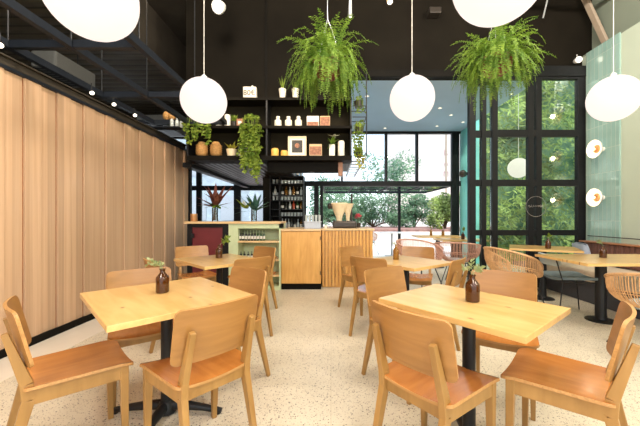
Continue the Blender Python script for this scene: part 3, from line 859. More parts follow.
# back bar rack
YR = 6.9
t = thing('bar_rack', 'tall black bottle rack in the middle of the bar', 'shelf unit', (px(291, YR), YR, 0))
rx = px(291, YR)
A0, A1 = px(279.5, YR) - rx, px(303, YR) - rx
rows = [(229, 'b', .24), (216, 'g', .08), (209, 'b', .19), (200, 'g', .08), (195, 'b', .20), (183.5, 'g', .08), (176, 'b', .22)]
MB().box(A0 - .22, A1 + .02, .24, .27, 0, 2.11).build('back_panel', 'black_paint', t)
for s, xx in ((0, A0), (1, A1)): MB().box(xx - .012, xx + .012, 0, .24, 0, 2.11).build('upright', 'black_metal', t)
MB().box(A0 - .22, A0 - .20, 0, .24, 0, 2.11).build('upright', 'black_metal', t)
for yy, kd, hh in rows:
    z = pz(yy, YR); MB().box(A0 - .20, A1, 0, .24, z - .015, z).build('shelf', 'black_metal', t)
def tumbler(x, y, z, h, label, group, r=None):
    r = r or h * .42
    return tag(MB().lathe([(r * .8, 0), (r, h), (r * .93, h), (r * .72, .012)], 14).build('drinking_glass', 'clear_bottle', None, (x, y, z), smooth=True), label, 'glass', group)
order = ['topmost', 'second', 'third', 'fourth']
bi = 0; gi = 0
for yy, kd, hh in reversed(rows):
    z = pz(yy, YR)
    if kd == 'b':
        n = 7 if yy == 229 else 6
        for k in range(n):
            m = rnd.choice(['dark_bottle', 'dark_bottle', 'green_bottle', 'clear_bottle', 'clear_bottle', 'amber_light'])
            if yy == 209 and k == 3: m = 'red_bottle'
            lb = 'bottle on the %s bottle shelf of the black bar rack' % order[bi]
            if m == 'red_bottle': lb = 'orange red bottle on the third bottle shelf of the black bar rack'
            bottle(rx + A0 + .05 + (A1 - A0 - .1) * k / (n - 1), YR + .10, z, hh * rnd.uniform(.88, 1), m, lb, None if m == 'red_bottle' else 'bottles on the %s rack shelf' % order[bi], r=.03, lab=k % 2 == 0)
        bi += 1
    else:
        for k in range(7):
            tumbler(rx + A0 + .04 + (A1 - A0 - .08) * k / 6, YR + .10, z, hh, 'drinking glass on the %s glass shelf of the bar rack' % order[gi], 'glasses on the %s glass shelf' % order[gi])
        gi += 1
for yy in (183.5, 200):
    for k in range(2):
        tumbler(rx + A0 - .15 + k * .08, YR + .10, pz(yy, YR), .17 if yy > 190 else .1, 'glass on the left side bay of the bar rack', 'glasses in the left rack bay', r=.032)
for k, (yy, m) in enumerate(((195, 'clear_bottle'), (176, 'amber_light'))):
    bottle(rx + A0 - .11, YR + .1, pz(yy, YR), .2, m, ['bottle alone in the left bay of the bar rack, lower one', 'bottle alone in the left bay of the bar rack, upper one'][k], None, r=.03)

# on the worktop: tray of glasses
Yt = 5.45
t = thing('glass_tray', 'grey metal drip box on the bar cabinet holding drinking glasses', 'tray', (px(313, Yt), Yt, 1.0))
MB().box(-.14, .14, -.12, .12, 0, .11).build('box_body', 'steel_light', t, bevel=.005)
MB().box(-.15, .15, -.13, .13, .11, .125).build('rim', 'steel_light', t, bevel=.003)
for k in range(5):
    for j in range(2):
        tag(MB().lathe([(.016, 0), (.022, .11), (.021, .11), (.014, .01)], 12).build('drinking_glass', 'clear_bottle', None, (px(313, Yt) - .115 + k * .057, Yt - .06 + j * .11, 1.125), smooth=True), 'clear tall glass standing on the grey drip box', 'glass', 'glasses on the drip box')
# coffee grinder pair
Yg = 5.68
t = thing('coffee_machine', 'cream coffee machine with funnel hopper on a dark base on the slatted counter', 'coffee machine', (px(343, Yg), Yg, 1.0))
MB().box(-.19, .24, -.16, .16, 0, .13).build('base', 'machine_dark', t, bevel=.03)
MB().lathe([(.05, .13), (.06, .20), (.15, .42), (.16, .44), (.15, .455), (.02, .46)], 24, (-.07, 0, 0)).build('hopper', 'cream_ceramic', t, smooth=True)
MB().lathe([(.03, .13), (.04, .22), (.10, .43), (.11, .445), (.02, .45)], 24, (.09, .02, 0)).build('hopper', 'cream_ceramic', t, smooth=True)
MB().lathe([(.02, 0), (.045, -.02), (.06, -.08), (.03, -.11)], 16, (-.17, -.0, .40), ax='x').build('knob', 'machine_dark', t, smooth=True)
MB().tube([(.15, 0, .13), (.16, 0, .62)], .018, 10).build('lever', 'machine_dark', t, smooth=True)
MB().tube([(.16, 0, .46), (.08, -.02, .26)], .012, 8).build('lever_arm', 'machine_dark', t, smooth=True)
for k in range(3):
    tag(MB().lathe([(.025, 0), (.032, .05), (.029, .05), (.02, .01)], 14).build('cup', 'white_ceramic', None, (px(326, Yg) + k * .001 + .0, Yg - .2 + k * .1, 1.0), smooth=True), 'white cup on the worktop left of the coffee machine', 'cup', 'cups by the coffee machine')
# pink flower behind the counter
t = thing('potted_flower', 'pink red flower in a dark pot at the right end of the slatted counter', 'flower', (px(358, 5.9), 5.9, 1.0))
MB().lathe([(.04, 0), (.055, .09), (.05, .09), (.04, .02)], 16).build('pot', 'machine_dark', t, smooth=True)
MB().tube([(0, 0, .06), (0, 0, .16)], .006, 6).build('stem', 'stem_brown', t)
mb = MB()
for k in range(40):
    a, b = rnd.uniform(0, 2 * PI), rnd.uniform(-.3, 1.3); d = Vector((math.cos(a) * math.cos(b), math.sin(a) * math.cos(b), math.sin(b)))
    mb.leaf(Vector((0, 0, .19)) + d * .02, d, d.cross(Vector((.3, .2, 1))), .07, .045)
mb.build('petals', 'flower_pink', t)

# ------------------------------------------------------------------ plants
def rosette(mb, c, n, L, W, e0, e1, rnd, segs=5, droop=1.2, lift=0):
    """long strap leaves bending outwards"""
    for k in range(n):
        a = 2 * PI * k / n + rnd.uniform(-.3, .3); e = rnd.uniform(e0, e1); l_ = L * rnd.uniform(.7, 1.05)
        d = Vector((math.cos(a) * math.cos(e), math.sin(a) * math.cos(e), math.sin(e))); sd = Vector((-math.sin(a), math.cos(a), 0))
        p = Vector(c); row = []
        for i in range(segs + 1):
            u = i / segs; ww = W * math.sin(PI * (.12 + .88 * u) ** .8) + .001
            row.append((p - sd * ww / 2, p + sd * ww / 2)); p = p + d * l_ / segs; d = (d - Vector((0, 0, droop * l_ / segs))).normalized()
        vs = [q for r_ in row for q in r_]
        mb.add(vs, [(2 * i, 2 * i + 1, 2 * i + 3, 2 * i + 2) for i in range(segs)])
def pot_plant(x, y, z, label, r=.05, h=.1, potm='white_ceramic', leafm='vine_leaf', n=14, L=.15, W=.02, e=(.8, 1.5), droop=1.0, name='potted_plant', pottaper=.75):
    t = thing(name, label, 'potted plant', (x, y, z))
    MB().lathe([(r * pottaper, 0), (r, h), (r * .9, h), (r * .85, h * .85), (.001, h * .85)], 20).build('pot', potm, t, smooth=True)
    mb = MB(); rosette(mb, (0, 0, h * .85), n, L, W, e[0], e[1], random.Random(int(x * 100)), droop=droop)
    mb.build('leaves', leafm, t)
    return t
def vine(name, label, loc, strands, lengths, spread, leafm='vine_leaf', ls=.055, pot=True, seed=1, potm='machine_dark', front=.14, dens=1.0, bush=40):
    t = thing(name, label, 'plant', loc); rd = random.Random(seed)
    if pot: MB().lathe([(.06, 0), (.08, .11), (.075, .11), (.06, .02)], 16).build('pot', potm, t, smooth=True)
    mb = MB(); ms = MB()
    def lf(p, s=1):
        d = Vector((rd.uniform(-1, 1), rd.uniform(-1, .3), rd.uniform(-1, .2))).normalized()
        sd = Vector((rd.uniform(-1, 1), rd.uniform(-.4, .4), rd.uniform(-.4, .4))).normalized()
        L = ls * rd.uniform(.7, 1.2) * s
        sd = (sd - d * sd.dot(d)).normalized(); nrm = d.cross(sd) * L * .12
        p = Vector(p)
        mb.add([p, p + d * L * .25 - sd * L * .42 + nrm, p + d * L, p + d * L * .25 + sd * L * .42 + nrm, p + d * L * .5], [(0, 1, 2, 4), (0, 4, 2, 3)])
    for k in range(bush):
        a = rd.uniform(0, 2 * PI); q = rd.uniform(0, .5) ** .5
        lf((math.cos(a) * spread * q, math.sin(a) * .08 - .02, .10 + rd.uniform(0, .09)))
    for k in range(strands):
        x0 = rd.uniform(-spread, spread); L = rd.uniform(*lengths)
        p = Vector((x0 * .5, -.02, .11)); pts = [p.copy(), Vector((x0, -front * .8, .12)), Vector((x0, -front, .05))]
        n = max(3, int(L / .05)); c = Vector((x0, -front, .05))
        for i in range(n):
            c = c + Vector((rd.uniform(-.012, .012), rd.uniform(-.01, .008), -.05)); pts.append(c.copy())
            for _ in range(2 if rd.random() < dens else 1): lf(c + Vector((rd.uniform(-.02, .02), rd.uniform(-.02, .01), 0)))
        ms.tube(pts, .0025, 4)
    mb.build('leaves', leafm, t); ms.build('stems', 'vine_leaf', t)
    return t

# shelf unit on the bulkhead
SY0, SY1 = 5.06, 5.375
Z1, Z2, Z3 = pz(97.2, SY0), pz(125.5, SY0), pz(155.5, SY0)
t = thing('wall_shelf', 'long black three tier wall shelf above the bar', 'shelf', (-1.0, 5.375, Z3))
mb = MB().box(-1.34, 1.34, -.006, .0, -.02, Z1 - Z3 + .02).build('back_board', 'shelf_back', t)
for z in (Z1, Z2, Z3):
    MB().box(-1.34, 1.34, SY0 - SY1, -.006, z - Z3 - (.045 if z != Z3 else .075), z - Z3).build('shelf', 'black_paint', t, bevel=.003)
for xx in (-1.33, px(266.5, SY0) + 1.0, 1.325):
    MB().box(xx - .012, xx + .012, SY0 - SY1 + .01, -.006, .0, Z1 - Z3 - .045).build('upright', 'black_metal', t)
YI = 5.16   # items stand here
def on(xp, yy=YI): return px(xp, yy)
# lower header box with wood end (to the right of the rack)
struct(MB().box(px(268, 5.3), px(338, 5.3), 5.24, 5.40, pz(172.5, 5.3), Z3 - .077).build('trim_10', 'black_paint', bevel=.004))
struct(MB().box(px(338, 5.3) + .002, px(342.5, 5.3), 5.24, 5.40, pz(176, 5.3), Z3 - .077).build('trim_11', 'bench_wood', bevel=.003))

# top shelf
t = thing('flip_clock', 'cream coloured retro number box on the top shelf', 'clock', (on(250.5), YI, Z1))
MB().box(-.115, .105, -.05, .05, 0, .20).build('case', 'white_ceramic', t, bevel=.02)
MB().lathe([(.015, 0), (.018, .02), (.01, .03)], 10, (.03, 0, .20)).build('top_button', 'white_metal', t, smooth=True)
def text_mesh(name, s, size, loc, parent, m, rot=(R(90), 0, 0), ext=.002, vertical=False):
    cu = bpy.data.curves.new(name, 'FONT'); cu.body = s; cu.size = size; cu.extrude = ext; cu.align_x = 'CENTER'; cu.align_y = 'CENTER'
    if vertical: cu.space_line = .9
    to = bpy.data.objects.new(name + '_tmp', cu); COL.objects.link(to)
    bpy.context.view_layer.update()
    me = bpy.data.meshes.new_from_object(to.evaluated_get(bpy.context.evaluated_depsgraph_get()))
    bpy.data.objects.remove(to)
    me.materials.clear(); me.materials.append(MAT[m])
    o = bpy.data.objects.new(name, me); COL.objects.link(o); o.parent = parent; o.location = loc; o.rotation_euler = rot
    return o
text_mesh('numerals', '80\u20ac', .12, (-.005, -.053, .09), t, 'print_dark', ext=.002)
pot_plant(on(282.5), YI, Z1, 'pale tapered pot with upright spiky leaves on the top shelf, left of the pair', r=.062, h=.17, n=10, L=.26, W=.018, e=(1.1, 1.5), droop=.4, pottaper=.7)
pot_plant(on(295.5), YI, Z1, 'pale tapered pot on the top shelf just left of the hanging fern', r=.062, h=.17, n=8, L=.20, W=.018, e=(1.0, 1.5), droop=.4, pottaper=.7)
# second shelf
def canister(xp, z, r, h, label, m='white_ceramic', lid=None, cat='jar', name='jar', grp=None):
    t = thing(name, label, cat, (on(xp), YI, z), group=grp)
    MB().lathe([(r * .95, 0), (r, .01), (r, h * .93), (r * .9, h)], 20).build('body', m, t, smooth=True)
    if lid: MB().lathe([(r * .5, 0), (r * .5, lid * .6), (r * .6, lid * .62), (r * .55, lid)], 16, (0, 0, h)).build('lid', m, t, smooth=True)
    else: MB().lathe([(r * .86, 0), (r * .86, .012), (r * .3, .014)], 20, (0, 0, h)).build('lid', m, t, smooth=True)
canister(219, Z2, .05, .17, 'pale cylinder jar on the middle shelf half behind trailing leaves, left one')
canister(227.5, Z2, .05, .19, 'pale cylinder jar on the middle shelf, right one of two')
pot_plant(on(233.5), YI + .04, Z2, 'small green plant behind the pale jars on the middle shelf', r=.05, h=.10, potm='machine_dark', n=30, L=.15, W=.035, e=(.5, 1.5), droop=3)
t = thing('small_box', 'small brown box with pale front on the middle shelf', 'box', (on(240.5), YI, Z2))
MB().box(-.055, .055, -.04, .04, 0, .13).build('body', 'photo_brown', t, bevel=.004)
MB().box(-.03, .03, -.043, -.04, .03, .09).build('front_label', 'paper_label', t)
for k, xp in enumerate((278, 288.5, 298.5)):
    canister(xp, Z2, .058, .115, 'squat cream bottle jar on the middle shelf, %s of the three' % ['left', 'middle', 'right'][k], lid=.06, grp='squat cream jars')
def boxpic(x0, x1, z, h, m1, m2, label, name='book', cat='book', band=(.05, .45), yb=.04):
    w = (on(x1) - on(x0)) / 2; t = thing(name, label, cat, ((on(x0) + on(x1)) / 2, YI, z))
    MB().box(-w, w, -yb, yb, 0, h).build('cover', m1, t, bevel=.003)
    MB().box(-w * .92, w * .92, -yb - .003, -yb, h * band[0], h * band[1]).build('cover_picture', m2, t)
boxpic(307, 319, Z2, .175, 'white_ceramic', 'photo_brown', 'pale book standing face out on the middle shelf with brown picture below')
boxpic(320, 330, Z2, .175, 'tan_paint', 'photo_brown', 'brown book face out at the right end of the middle shelf', band=(.1, .9))
# bottom shelf
def wicker(xp, label, r=.095, h=.24):
    t = thing('wicker_lantern', label, 'basket', (on(xp), YI - .0, Z3), group='round wicker baskets')
    MB().lathe([(r * .6, 0), (r * .9, h * .12), (r, h * .4), (r * .95, h * .7), (r * .6, h * .95), (r * .5, h), (r * .45, h * .98), (r * .5, h * .9)], 22).build('woven_body', 'wicker', t, smooth=True)
    mb = MB()
    for q in (.15, .3, .45, .6, .75): mb.tube([(r * 1.01 * math.cos(2 * PI * i / 22), r * 1.01 * math.sin(2 * PI * i / 22), h * q) for i in range(23)], .004, 5, cap=False)
    mb.build('hoops', 'wicker', t)
wicker(202, 'round wicker basket on the bottom shelf under the trailing leaves, far left'); wicker(216, 'round wicker basket on the bottom shelf, second from the left')
pot_plant(on(231.5), YI, Z3, 'cream pot with yellow green fleshy leaves on the bottom shelf', r=.085, h=.12, potm='cream_ceramic', leafm='yellow_leaf', n=15, L=.18, W=.05, e=(.3, 1.3), droop=.5)
t = thing('wire_basket', 'thin wire basket on the bottom shelf beside the trailing plant', 'basket', (on(243.5), YI, Z3))
mb = MB()
for zz in (.004, .05, .10, .15): mb.tube([(.07 * cx, .06 * cy, zz) for cx, cy in ((-1, -1), (1, -1), (1, 1), (-1, 1), (-1, -1))], .003, 5)
for k in range(5):
    mb.tube([(-.07 + .035 * k, -.06, 0), (-.07 + .035 * k, -.06, .15)], .002, 4); mb.tube([(-.07 + .035 * k, .06, 0), (-.07 + .035 * k, .06, .15)], .002, 4)
mb.build('wire_body', 'steel_light', t)
MB().box(-.06, .06, -.05, .05, .006, .03).build('liner', 'paper_label', t)
canister(275, Z3, .062, .12, 'taller golden candle jar on the bottom shelf', 'gold_wax', cat='candle', name='candle')
canister(284.3, Z3, .058, .085, 'shorter golden candle jar beside the picture frame', 'gold_wax', cat='candle', name='candle')
t = thing('picture_frame', 'cream picture frame with dark print standing on the bottom shelf', 'picture', (on(297), YI + .02, Z3))
w = (on(306.5) - on(288)) / 2; h = .345
mb = MB(); mb.box(-w, w, 0, .03, 0, .03); mb.box(-w, w, 0, .03, h - .03, h); mb.box(-w, -w + .03, 0, .03, .03, h - .03); mb.box(w - .03, w, 0, .03, .03, h - .03)
mb.build('frame', 'cream_ceramic', t, bevel=.003)
MB().box(-w + .03, w - .03, .012, .02, .03, h - .03).build('mat_board', 'white_ceramic', t)
MB().box(-w + .065, w - .065, .008, .012, .075, h - .065).build('print', 'print_dark', t)
MB().lathe([(.001, 0), (.04, .001), (.04, .003), (.001, .004)], 20, (0, .004, h * .55), ax='y').build('print_figure', 'photo_brown', t)
boxpic(309.5, 322, Z3, .20, 'tan_paint', 'photo_brown', 'brown picture book standing on the bottom shelf right of the frame', band=(.12, .8))
t = thing('plant_vase', 'white square vase with hanging green leaves on the bottom shelf', 'vase', (on(332), YI, Z3))
MB().box(-.048, .048, -.04, .04, 0, .20).build('vase', 'white_ceramic', t, bevel=.008)
mb = MB(); rosette(mb, (0, -.0, .2), 14, .17, .055, -.2, 1.3, random.Random(5), droop=6); mb.build('leaves', 'fern_leaf', t)
mb = MB(); rosette(mb, (.03, -.02, .33), 4, .13, .06, .0, .4, random.Random(6), droop=1); mb.build('pale_leaf', 'lily_white', t)
canister(341.2, Z3, .055, .245, 'tall pale cylinder at the right end of the bottom shelf')
# trailing plants
vine('trailing_plant', 'bright trailing plant on the middle shelf hanging behind the left globe pendant', (on(201), YI - .01, Z2), 16, (.15, .42), .20, seed=3, ls=.06, bush=60)
vine('trailing_plant', 'long trailing plant falling from the middle shelf down past the bar soffit', (on(252.5), YI - .01, Z2), 18, (.45, .85), .14, seed=5, ls=.065, bush=90)
vine('trailing_plant', 'shorter trailing plant hanging from the bottom shelf edge, under the long trailing plant', (on(254), YI - .03, Z3), 8, (.3, .55), .09, seed=8, ls=.06, bush=20)

# side ladder rack at the end of the shelves with small plants
t = thing('side_rack', 'thin black metal rack at the right end of the wall shelves', 'rack', (.35, 5.1, Z3))
X1_ = px(366.5, 5.1) - .35
MB().tube([(X1_, 0, 0), (X1_, 0, BH - Z3)], .01, 6).build('upright', 'black_metal', t)
for zz in (pz(106, 5.1) - Z3, pz(117, 5.1) - Z3, 0.05):
    mb = MB(); mb.box(0, X1_, -.006, .006, zz - .006, zz + .006); mb.box(0.0, X1_, .25, .262, zz - .006, zz + .006); mb.box(X1_ - .012, X1_, 0, .26, zz - .006, zz + .006)
    mb.build('rail', 'black_metal', t)
mb = MB()
for k in range(7): mb.box(.0, X1_, .42 + k * .33, .46 + k * .33, -.02, .0)
mb.box(0, .025, .42, 2.44, -.03, 0); mb.box(X1_ - .025, X1_, .0, 2.44, -.03, 0)
mb.build('bottom_shelf', 'steel_light', t)
vine('trailing_plant', 'small trailing plant high on the side rack under the left fern', (.46, 5.2, pz(106, 5.1)), 4, (.05, .12), .07, seed=11, ls=.045, bush=30, front=.09)
vine('trailing_plant', 'tangled trailing plant hanging in the middle of the side rack before the blue ceiling', (.47, 5.2, pz(117, 5.1) - .25), 10, (.2, .5), .11, seed=12, ls=.05, bush=60, front=.09, leafm='vine_leaf')
vine('trailing_plant', 'yellowish trailing plant on the lowest level of the side rack', (.46, 5.24, Z3 + .005), 6, (.05, .3), .10, seed=13, ls=.05, bush=40, front=.16, leafm='yellow_leaf')

# hanging ferns
def fern(x, y, z, label, seed, chain_top=5.2, r=.19, n=260, L=(.34, .66), low=.25):
    t = thing('hanging_fern', label, 'hanging plant', (x, y, z), group='hanging ferns'); rd = random.Random(seed)
    MB().lathe([(.02, -.19), (r * .55, -.17), (r * .85, -.10), (r, 0), (r * .97, .01), (r * .9, 0), (r * .8, -.04), (.01, -.045)], 24).build('basket', 'terracotta', t, smooth=True)
    mb = MB(); ms = MB()
    for k in range(n):
        a = rd.uniform(0, 2 * PI); e = rd.uniform(-.3, 1.5); l_ = rd.uniform(*L)
        d = Vector((math.cos(a) * math.cos(e), math.sin(a) * math.cos(e), math.sin(e)))
        g_ = rd.uniform(3.0, 10)
        if e < .5: l_ *= rd.uniform(.8, 1.15)
        p = Vector((math.cos(a) * r * rd.uniform(.1, .8), math.sin(a) * r * rd.uniform(.1, .8), .0)); N = 24; ds = l_ / N
        pts = [p.copy()]
        for i in range(N):
            u = i / N
            p = p + d * ds; d = (d - Vector((0, 0, g_ * ds))).normalized(); pts.append(p.copy())
            sd = d.cross(Vector((0, 0, 1)))
            sd = sd.normalized() if sd.length > .08 else Vector((-math.sin(a), math.cos(a), 0))
            w = .046 * math.sin(PI * min(1, .12 + u * .9)) ** .6 * rd.uniform(.6, 1.2)
            for s in (-1, 1):
                mb.leaf(p, sd * s + d * rd.uniform(.1, .7) + Vector((rd.uniform(-.3, .3), rd.uniform(-.3, .3), rd.uniform(-.6, .25))), (d + Vector((rd.uniform(-.5, .5), rd.uniform(-.5, .5), rd.uniform(-.5, .5)))), w, ds * .62)
        ms.tube(pts[::4], .002, 3, cap=False)
    mb.build('fronds', 'fern_leaf', t); ms.build('stems', 'fern_leaf', t)
    mc = MB()
    for k in range(3):
        a = 2 * PI * k / 3; mc.tube([(r * math.cos(a), r * math.sin(a), 0), (0, 0, .55)], .003, 5)
    mc.tube([(0, 0, .55), (0, 0, chain_top - z)], .005, 6)
    mc.build('hanging_wire', 'steel_light', t)
    return t
YFN = 3.75
fern(px(327.5, YFN), YFN, pz(64, YFN), 'big green fern in a reddish basket hanging before the shelves', 21)
fern(px(496, 3.6), 3.6, pz(60, 3.6), 'big green fern in a reddish basket hanging by the glass partition', 22, L=(.34, .58))

# items on the left worktop
ZT = GT + .035
def big_vase(x, y, label, plant):
    t = thing('glass_vase', label, 'vase', (x, y, ZT)); rd = random.Random(4)
    MB().lathe([(.045, 0), (.05, .01), (.05, .24), (.047, .24), (.045, .015), (.001, .014)], 20).build('vase', 'clear_glass', t, smooth=True)
    if plant == 'bronze':
        mb = MB(); rosette(mb, (0, 0, .24), 14, .50, .08, .0, 1.2, random.Random(2), droop=.8); rosette(mb, (0, 0, .36), 7, .34, .065, .5, 1.5, random.Random(9), droop=.5); mb.build('bronze_leaves', 'bronze_leaf', t)
        mb = MB(); rosette(mb, (0.02, -.02, .26), 12, .27, .08, -.1, .8, random.Random(7), droop=2.5); mb.build('green_leaves', 'fern_leaf', t)
        ms = MB()
        for k in range(6): ms.tube([(rd.uniform(-.03, .03), rd.uniform(-.03, .03), .02), (0, 0, .42)], .006, 6)
        ms.build('stems', 'stem_brown', t)
    else:
        mb = MB(); rosette(mb, (0.02, 0, .18), 16, .40, .08, .0, 1.2, random.Random(3), droop=1.2); mb.build('green_leaves', 'blue_leaf', t)
        mb = MB(); rosette(mb, (-.14, 0, .22), 9, .32, .07, .1, .8, random.Random(8), droop=1.2); mb.build('pale_leaves', 'vine_leaf', t)
        mb = MB(); rosette(mb, (-.17, 0, .26), 4, .13, .06, .9, 1.5, random.Random(8), droop=.2); mb.build('white_flower', 'lily_white', t)
        ms = MB()
        for k in range(5): ms.tube([(rd.uniform(-.03, .03), rd.uniform(-.03, .03), .02), (-.05 * (k % 2), 0, .24)], .004, 6)
        ms.build('stems', 'stem_brown', t)
big_vase(px(215, 5.35), 5.35, 'clear vase with tall bronze red leaves on the left worktop', 'bronze')
big_vase(px(254, 5.4), 5.4, 'clear vase with dark green leaves and a white lily on the worktop', 'lily')
t = thing('copper_cup', 'copper coloured cup at the left end of the worktop by the plank wall', 'cup', (px(194, 5.3), 5.3, ZT))
MB().lathe([(.05, 0), (.055, .01), (.055, .13), (.051, .13), (.05, .015), (.001, .015)], 20).build('cup_body', 'copper', t, smooth=True)
# on the grid near the bar
for k, xp in enumerate((167, 172)):
    X = px(xp, 5.1); bt = tag(MB().lathe([(.03, 0), (.06, .03), (.065, .08), (.04, .13), (.035, .13)], 14).build('wicker_pot', 'wicker', None, (X, 5.1, 2.785), smooth=True), ['small wicker pot on the far beam of the black grid, left one', 'small wicker pot on the far beam of the black grid, right one'][k], 'pot')
t = thing('rail_shelf', 'narrow black shelf hanging left of the wall shelves, holding clear bottles', 'shelf', (-2.75, 5.0, pz(127, 5.05)))
MB().box(-.25, .30, 0, .16, -.02, 0).build('board', 'grid_metal', t, bevel=.003)
for sx in (-.24, .29): MB().tube([(sx, .08, 0), (sx, .08, 2.72 - pz(127, 5.05))], .006, 6).build('hanger_rod', 'black_metal', t)
for k, xp in enumerate((172, 177, 181.5)):
    bottle(px(xp, 5.08), 5.08, pz(127, 5.05), .21 - .03 * k, 'clear_bottle', 'clear bottle on the narrow hanging shelf, %s of three' % ['left', 'middle', 'right'][k], 'clear bottles on the hanging shelf', r=.03, lab=False)

# ceiling fixtures --------------------------------------------------
spot_lamp((px(217.5, 4.6), 4.6, pz(7, 4.6)), (-.1, -.75, -.55), 'white round spotlight high on the black bulkhead above the left globe', r=.10, L=.16, col='white_metal')
spot_lamp((px(579, 5.2), 5.2, pz(59.5, 5.2)), (-.2, -1, -.2), 'small white round spotlight at the top right corner of the glass partition', r=.055, L=.10, col='white_metal')
spot_lamp((px(390, 4.0), 4.0, pz(2, 4.0)), (.1, -.4, -1), 'small tan spotlight at the photo top beside the central cord', r=.04, L=.12, col='tan_paint')
spot_lamp((px(350, 4.4), 4.4, pz(17, 4.4)), (.0, .3, -1), 'narrow silver spotlight between the left fern and the central cord', r=.03, L=.20, col='steel_light')
tag(MB().box(-.10, .10, -.08, .08, -.05, .05).build('wall_speaker', 'machine_dark', None, (px(434, 5.29), 5.29, pz(13, 5.3)), bevel=.01), 'small dark speaker box on the black bulkhead right of the central cord', 'speaker')
struct(MB().bar((px(582, 5.2), 5.2, pz(-8, 5.2)), (XR + .13, 5.05, 3.99), .05, .09).build('trim_12', 'beam_pink', bevel=.004))
struct(MB().tube([(px(520, 5.0), 5.0, pz(-8, 5.0)), (XR + .16, 4.98, pz(-3, 5.0))], .04, 10).build('trim_13', 'beam_pink', smooth=True))
struct(MB().tube([(px(565, 4.2), 4.2, 5.1), (px(543, 4.8), 4.8, pz(18, 4.8))], .012, 8).build('trim_14', 'steel_light', smooth=True))
# downlights in the blue ceiling
dz = BH - .002
for xp, yp in ((451, 115), (466, 122), (437, 126), (440, 108), (367, 96), (385, 128), (511, 94.5)):
    Yd = F * (dz - H) / (Y0 - yp)
    if yp == 94.5: Yd = 6.1
    if yp == 122: xp = 463
    X = px(xp, Yd)
    if X > 3.6: X = 3.5
    t = thing('downlight', 'small recessed downlight in the blue rear ceiling', 'downlight', (X, Yd, dz), group='recessed downlights of the rear ceiling')
    MB().lathe([(.045, 0), (.045, -.006), (.035, -.008), (.033, -.002)], 16).build('trim_ring', 'white_metal', t)
    MB().lathe([(.03, -.002), (.03, -.004)], 16).build('lens', 'lens_glow', t)
    li = bpy.data.lights.new('down', 'SPOT'); li.energy = 25; li.spot_size = R(110); li.color = (1, .85, .65)
    lo = bpy.data.objects.new('down', li); COL.objects.link(lo); lo.location = (X, Yd, dz - .02)

# ================================================================== OUTSIDE
struct(MB().box(-14, 16, 9.5, 40, -.12, -.02).build('terrace_ground', 'plaster_white'))
struct(MB().box(3.8, 14, 5.4, 9.5, -.12, -.02).build('garden_ground', 'gravel_pink'))
struct(MB().box(-6, 9, 13.2, 13.6, -.02, .56).build('terrace_kerb', 'stone_pale', bevel=.02))
struct(MB().box(-6, 9, 13.6, 18, .0, .66).build('planting_bed', 'gravel_pink'))
def bush(x, y, z, rx, ry, rz_, n, label, m='bush_leaf', ls=.13, seed=1, trunk=.1, name='shrub', cat='bush', grp='shrubs beyond the terrace'):
    t = thing(name, label, cat, (x, y, z), group=grp); rd = random.Random(seed)
    mb = MB(); clumps = [(rd.uniform(-1, 1) * rx * .65, rd.uniform(-1, 1) * ry * .65, trunk + rz_ + rd.uniform(-.85, .75) * rz_, rd.uniform(.25, .5)) for _ in range(16)]
    for k in range(n):
        c = rd.choice(clumps); a = rd.uniform(0, 2 * PI); b = rd.uniform(-1, 1); q = c[3] * rd.uniform(.6, 1.05)
        s_ = math.sqrt(1 - b * b)
        p = Vector((c[0] + math.cos(a) * s_ * q * rx, c[1] + math.sin(a) * s_ * q * ry, c[2] + b * q * rz_ * 1.2))
        if p.z < .03: p.z = .03 + rd.uniform(0, .2)
        d = Vector((rd.uniform(-1, 1), rd.uniform(-1, 1), rd.uniform(-.6, .8))).normalized(); sd = d.orthogonal()
        mb.leaf(p, d, sd, ls * rd.uniform(.7, 1.3), ls * .55)
    mb.build('foliage', m, t)
    ms = MB()
    for c in clumps[:7]: ms.tube([(0, 0, 0), (c[0] * .4, c[1] * .4, c[2] * .5), (c[0], c[1], c[2])], [.04, .025, .01], 6)
    ms.build('trunk', 'stem_brown', t)
bush(px(338, 14.6), 14.6, .66, 1.3, .8, .75, 3600, 'dark green shrub on the terrace, left behind the coffee machine', seed=31)
bush(px(374, 16.3), 16.6, .66, 1.8, .8, .9, 4800, 'blue green shrub seen right of the coffee machine', seed=32, m='bush_leaf')
bush(px(412, 16.6), 16.2, .66, 1.7, .8, .85, 4800, 'green shrub left of the dark terrace post', seed=33)
bush(px(445, 14.5), 14.5, .66, 1.0, .7, .75, 3400, 'bright yellow green shrub by the rear window jamb', m='ivy_leaf', seed=34)
bush(px(385, 22), 22, 0, 2.4, 1.6, 1.6, 2600, 'tall pale tree seen through the upper rear window', ls=.22, seed=35, trunk=2.6, name='tree', cat='tree', grp=None)
bush(px(330, 20), 20, 0, 1.6, 1.2, 1.3, 1600, 'tree behind the bar window left of the coffee machine', ls=.2, seed=36, trunk=1.0, name='tree', cat='tree', grp=None)
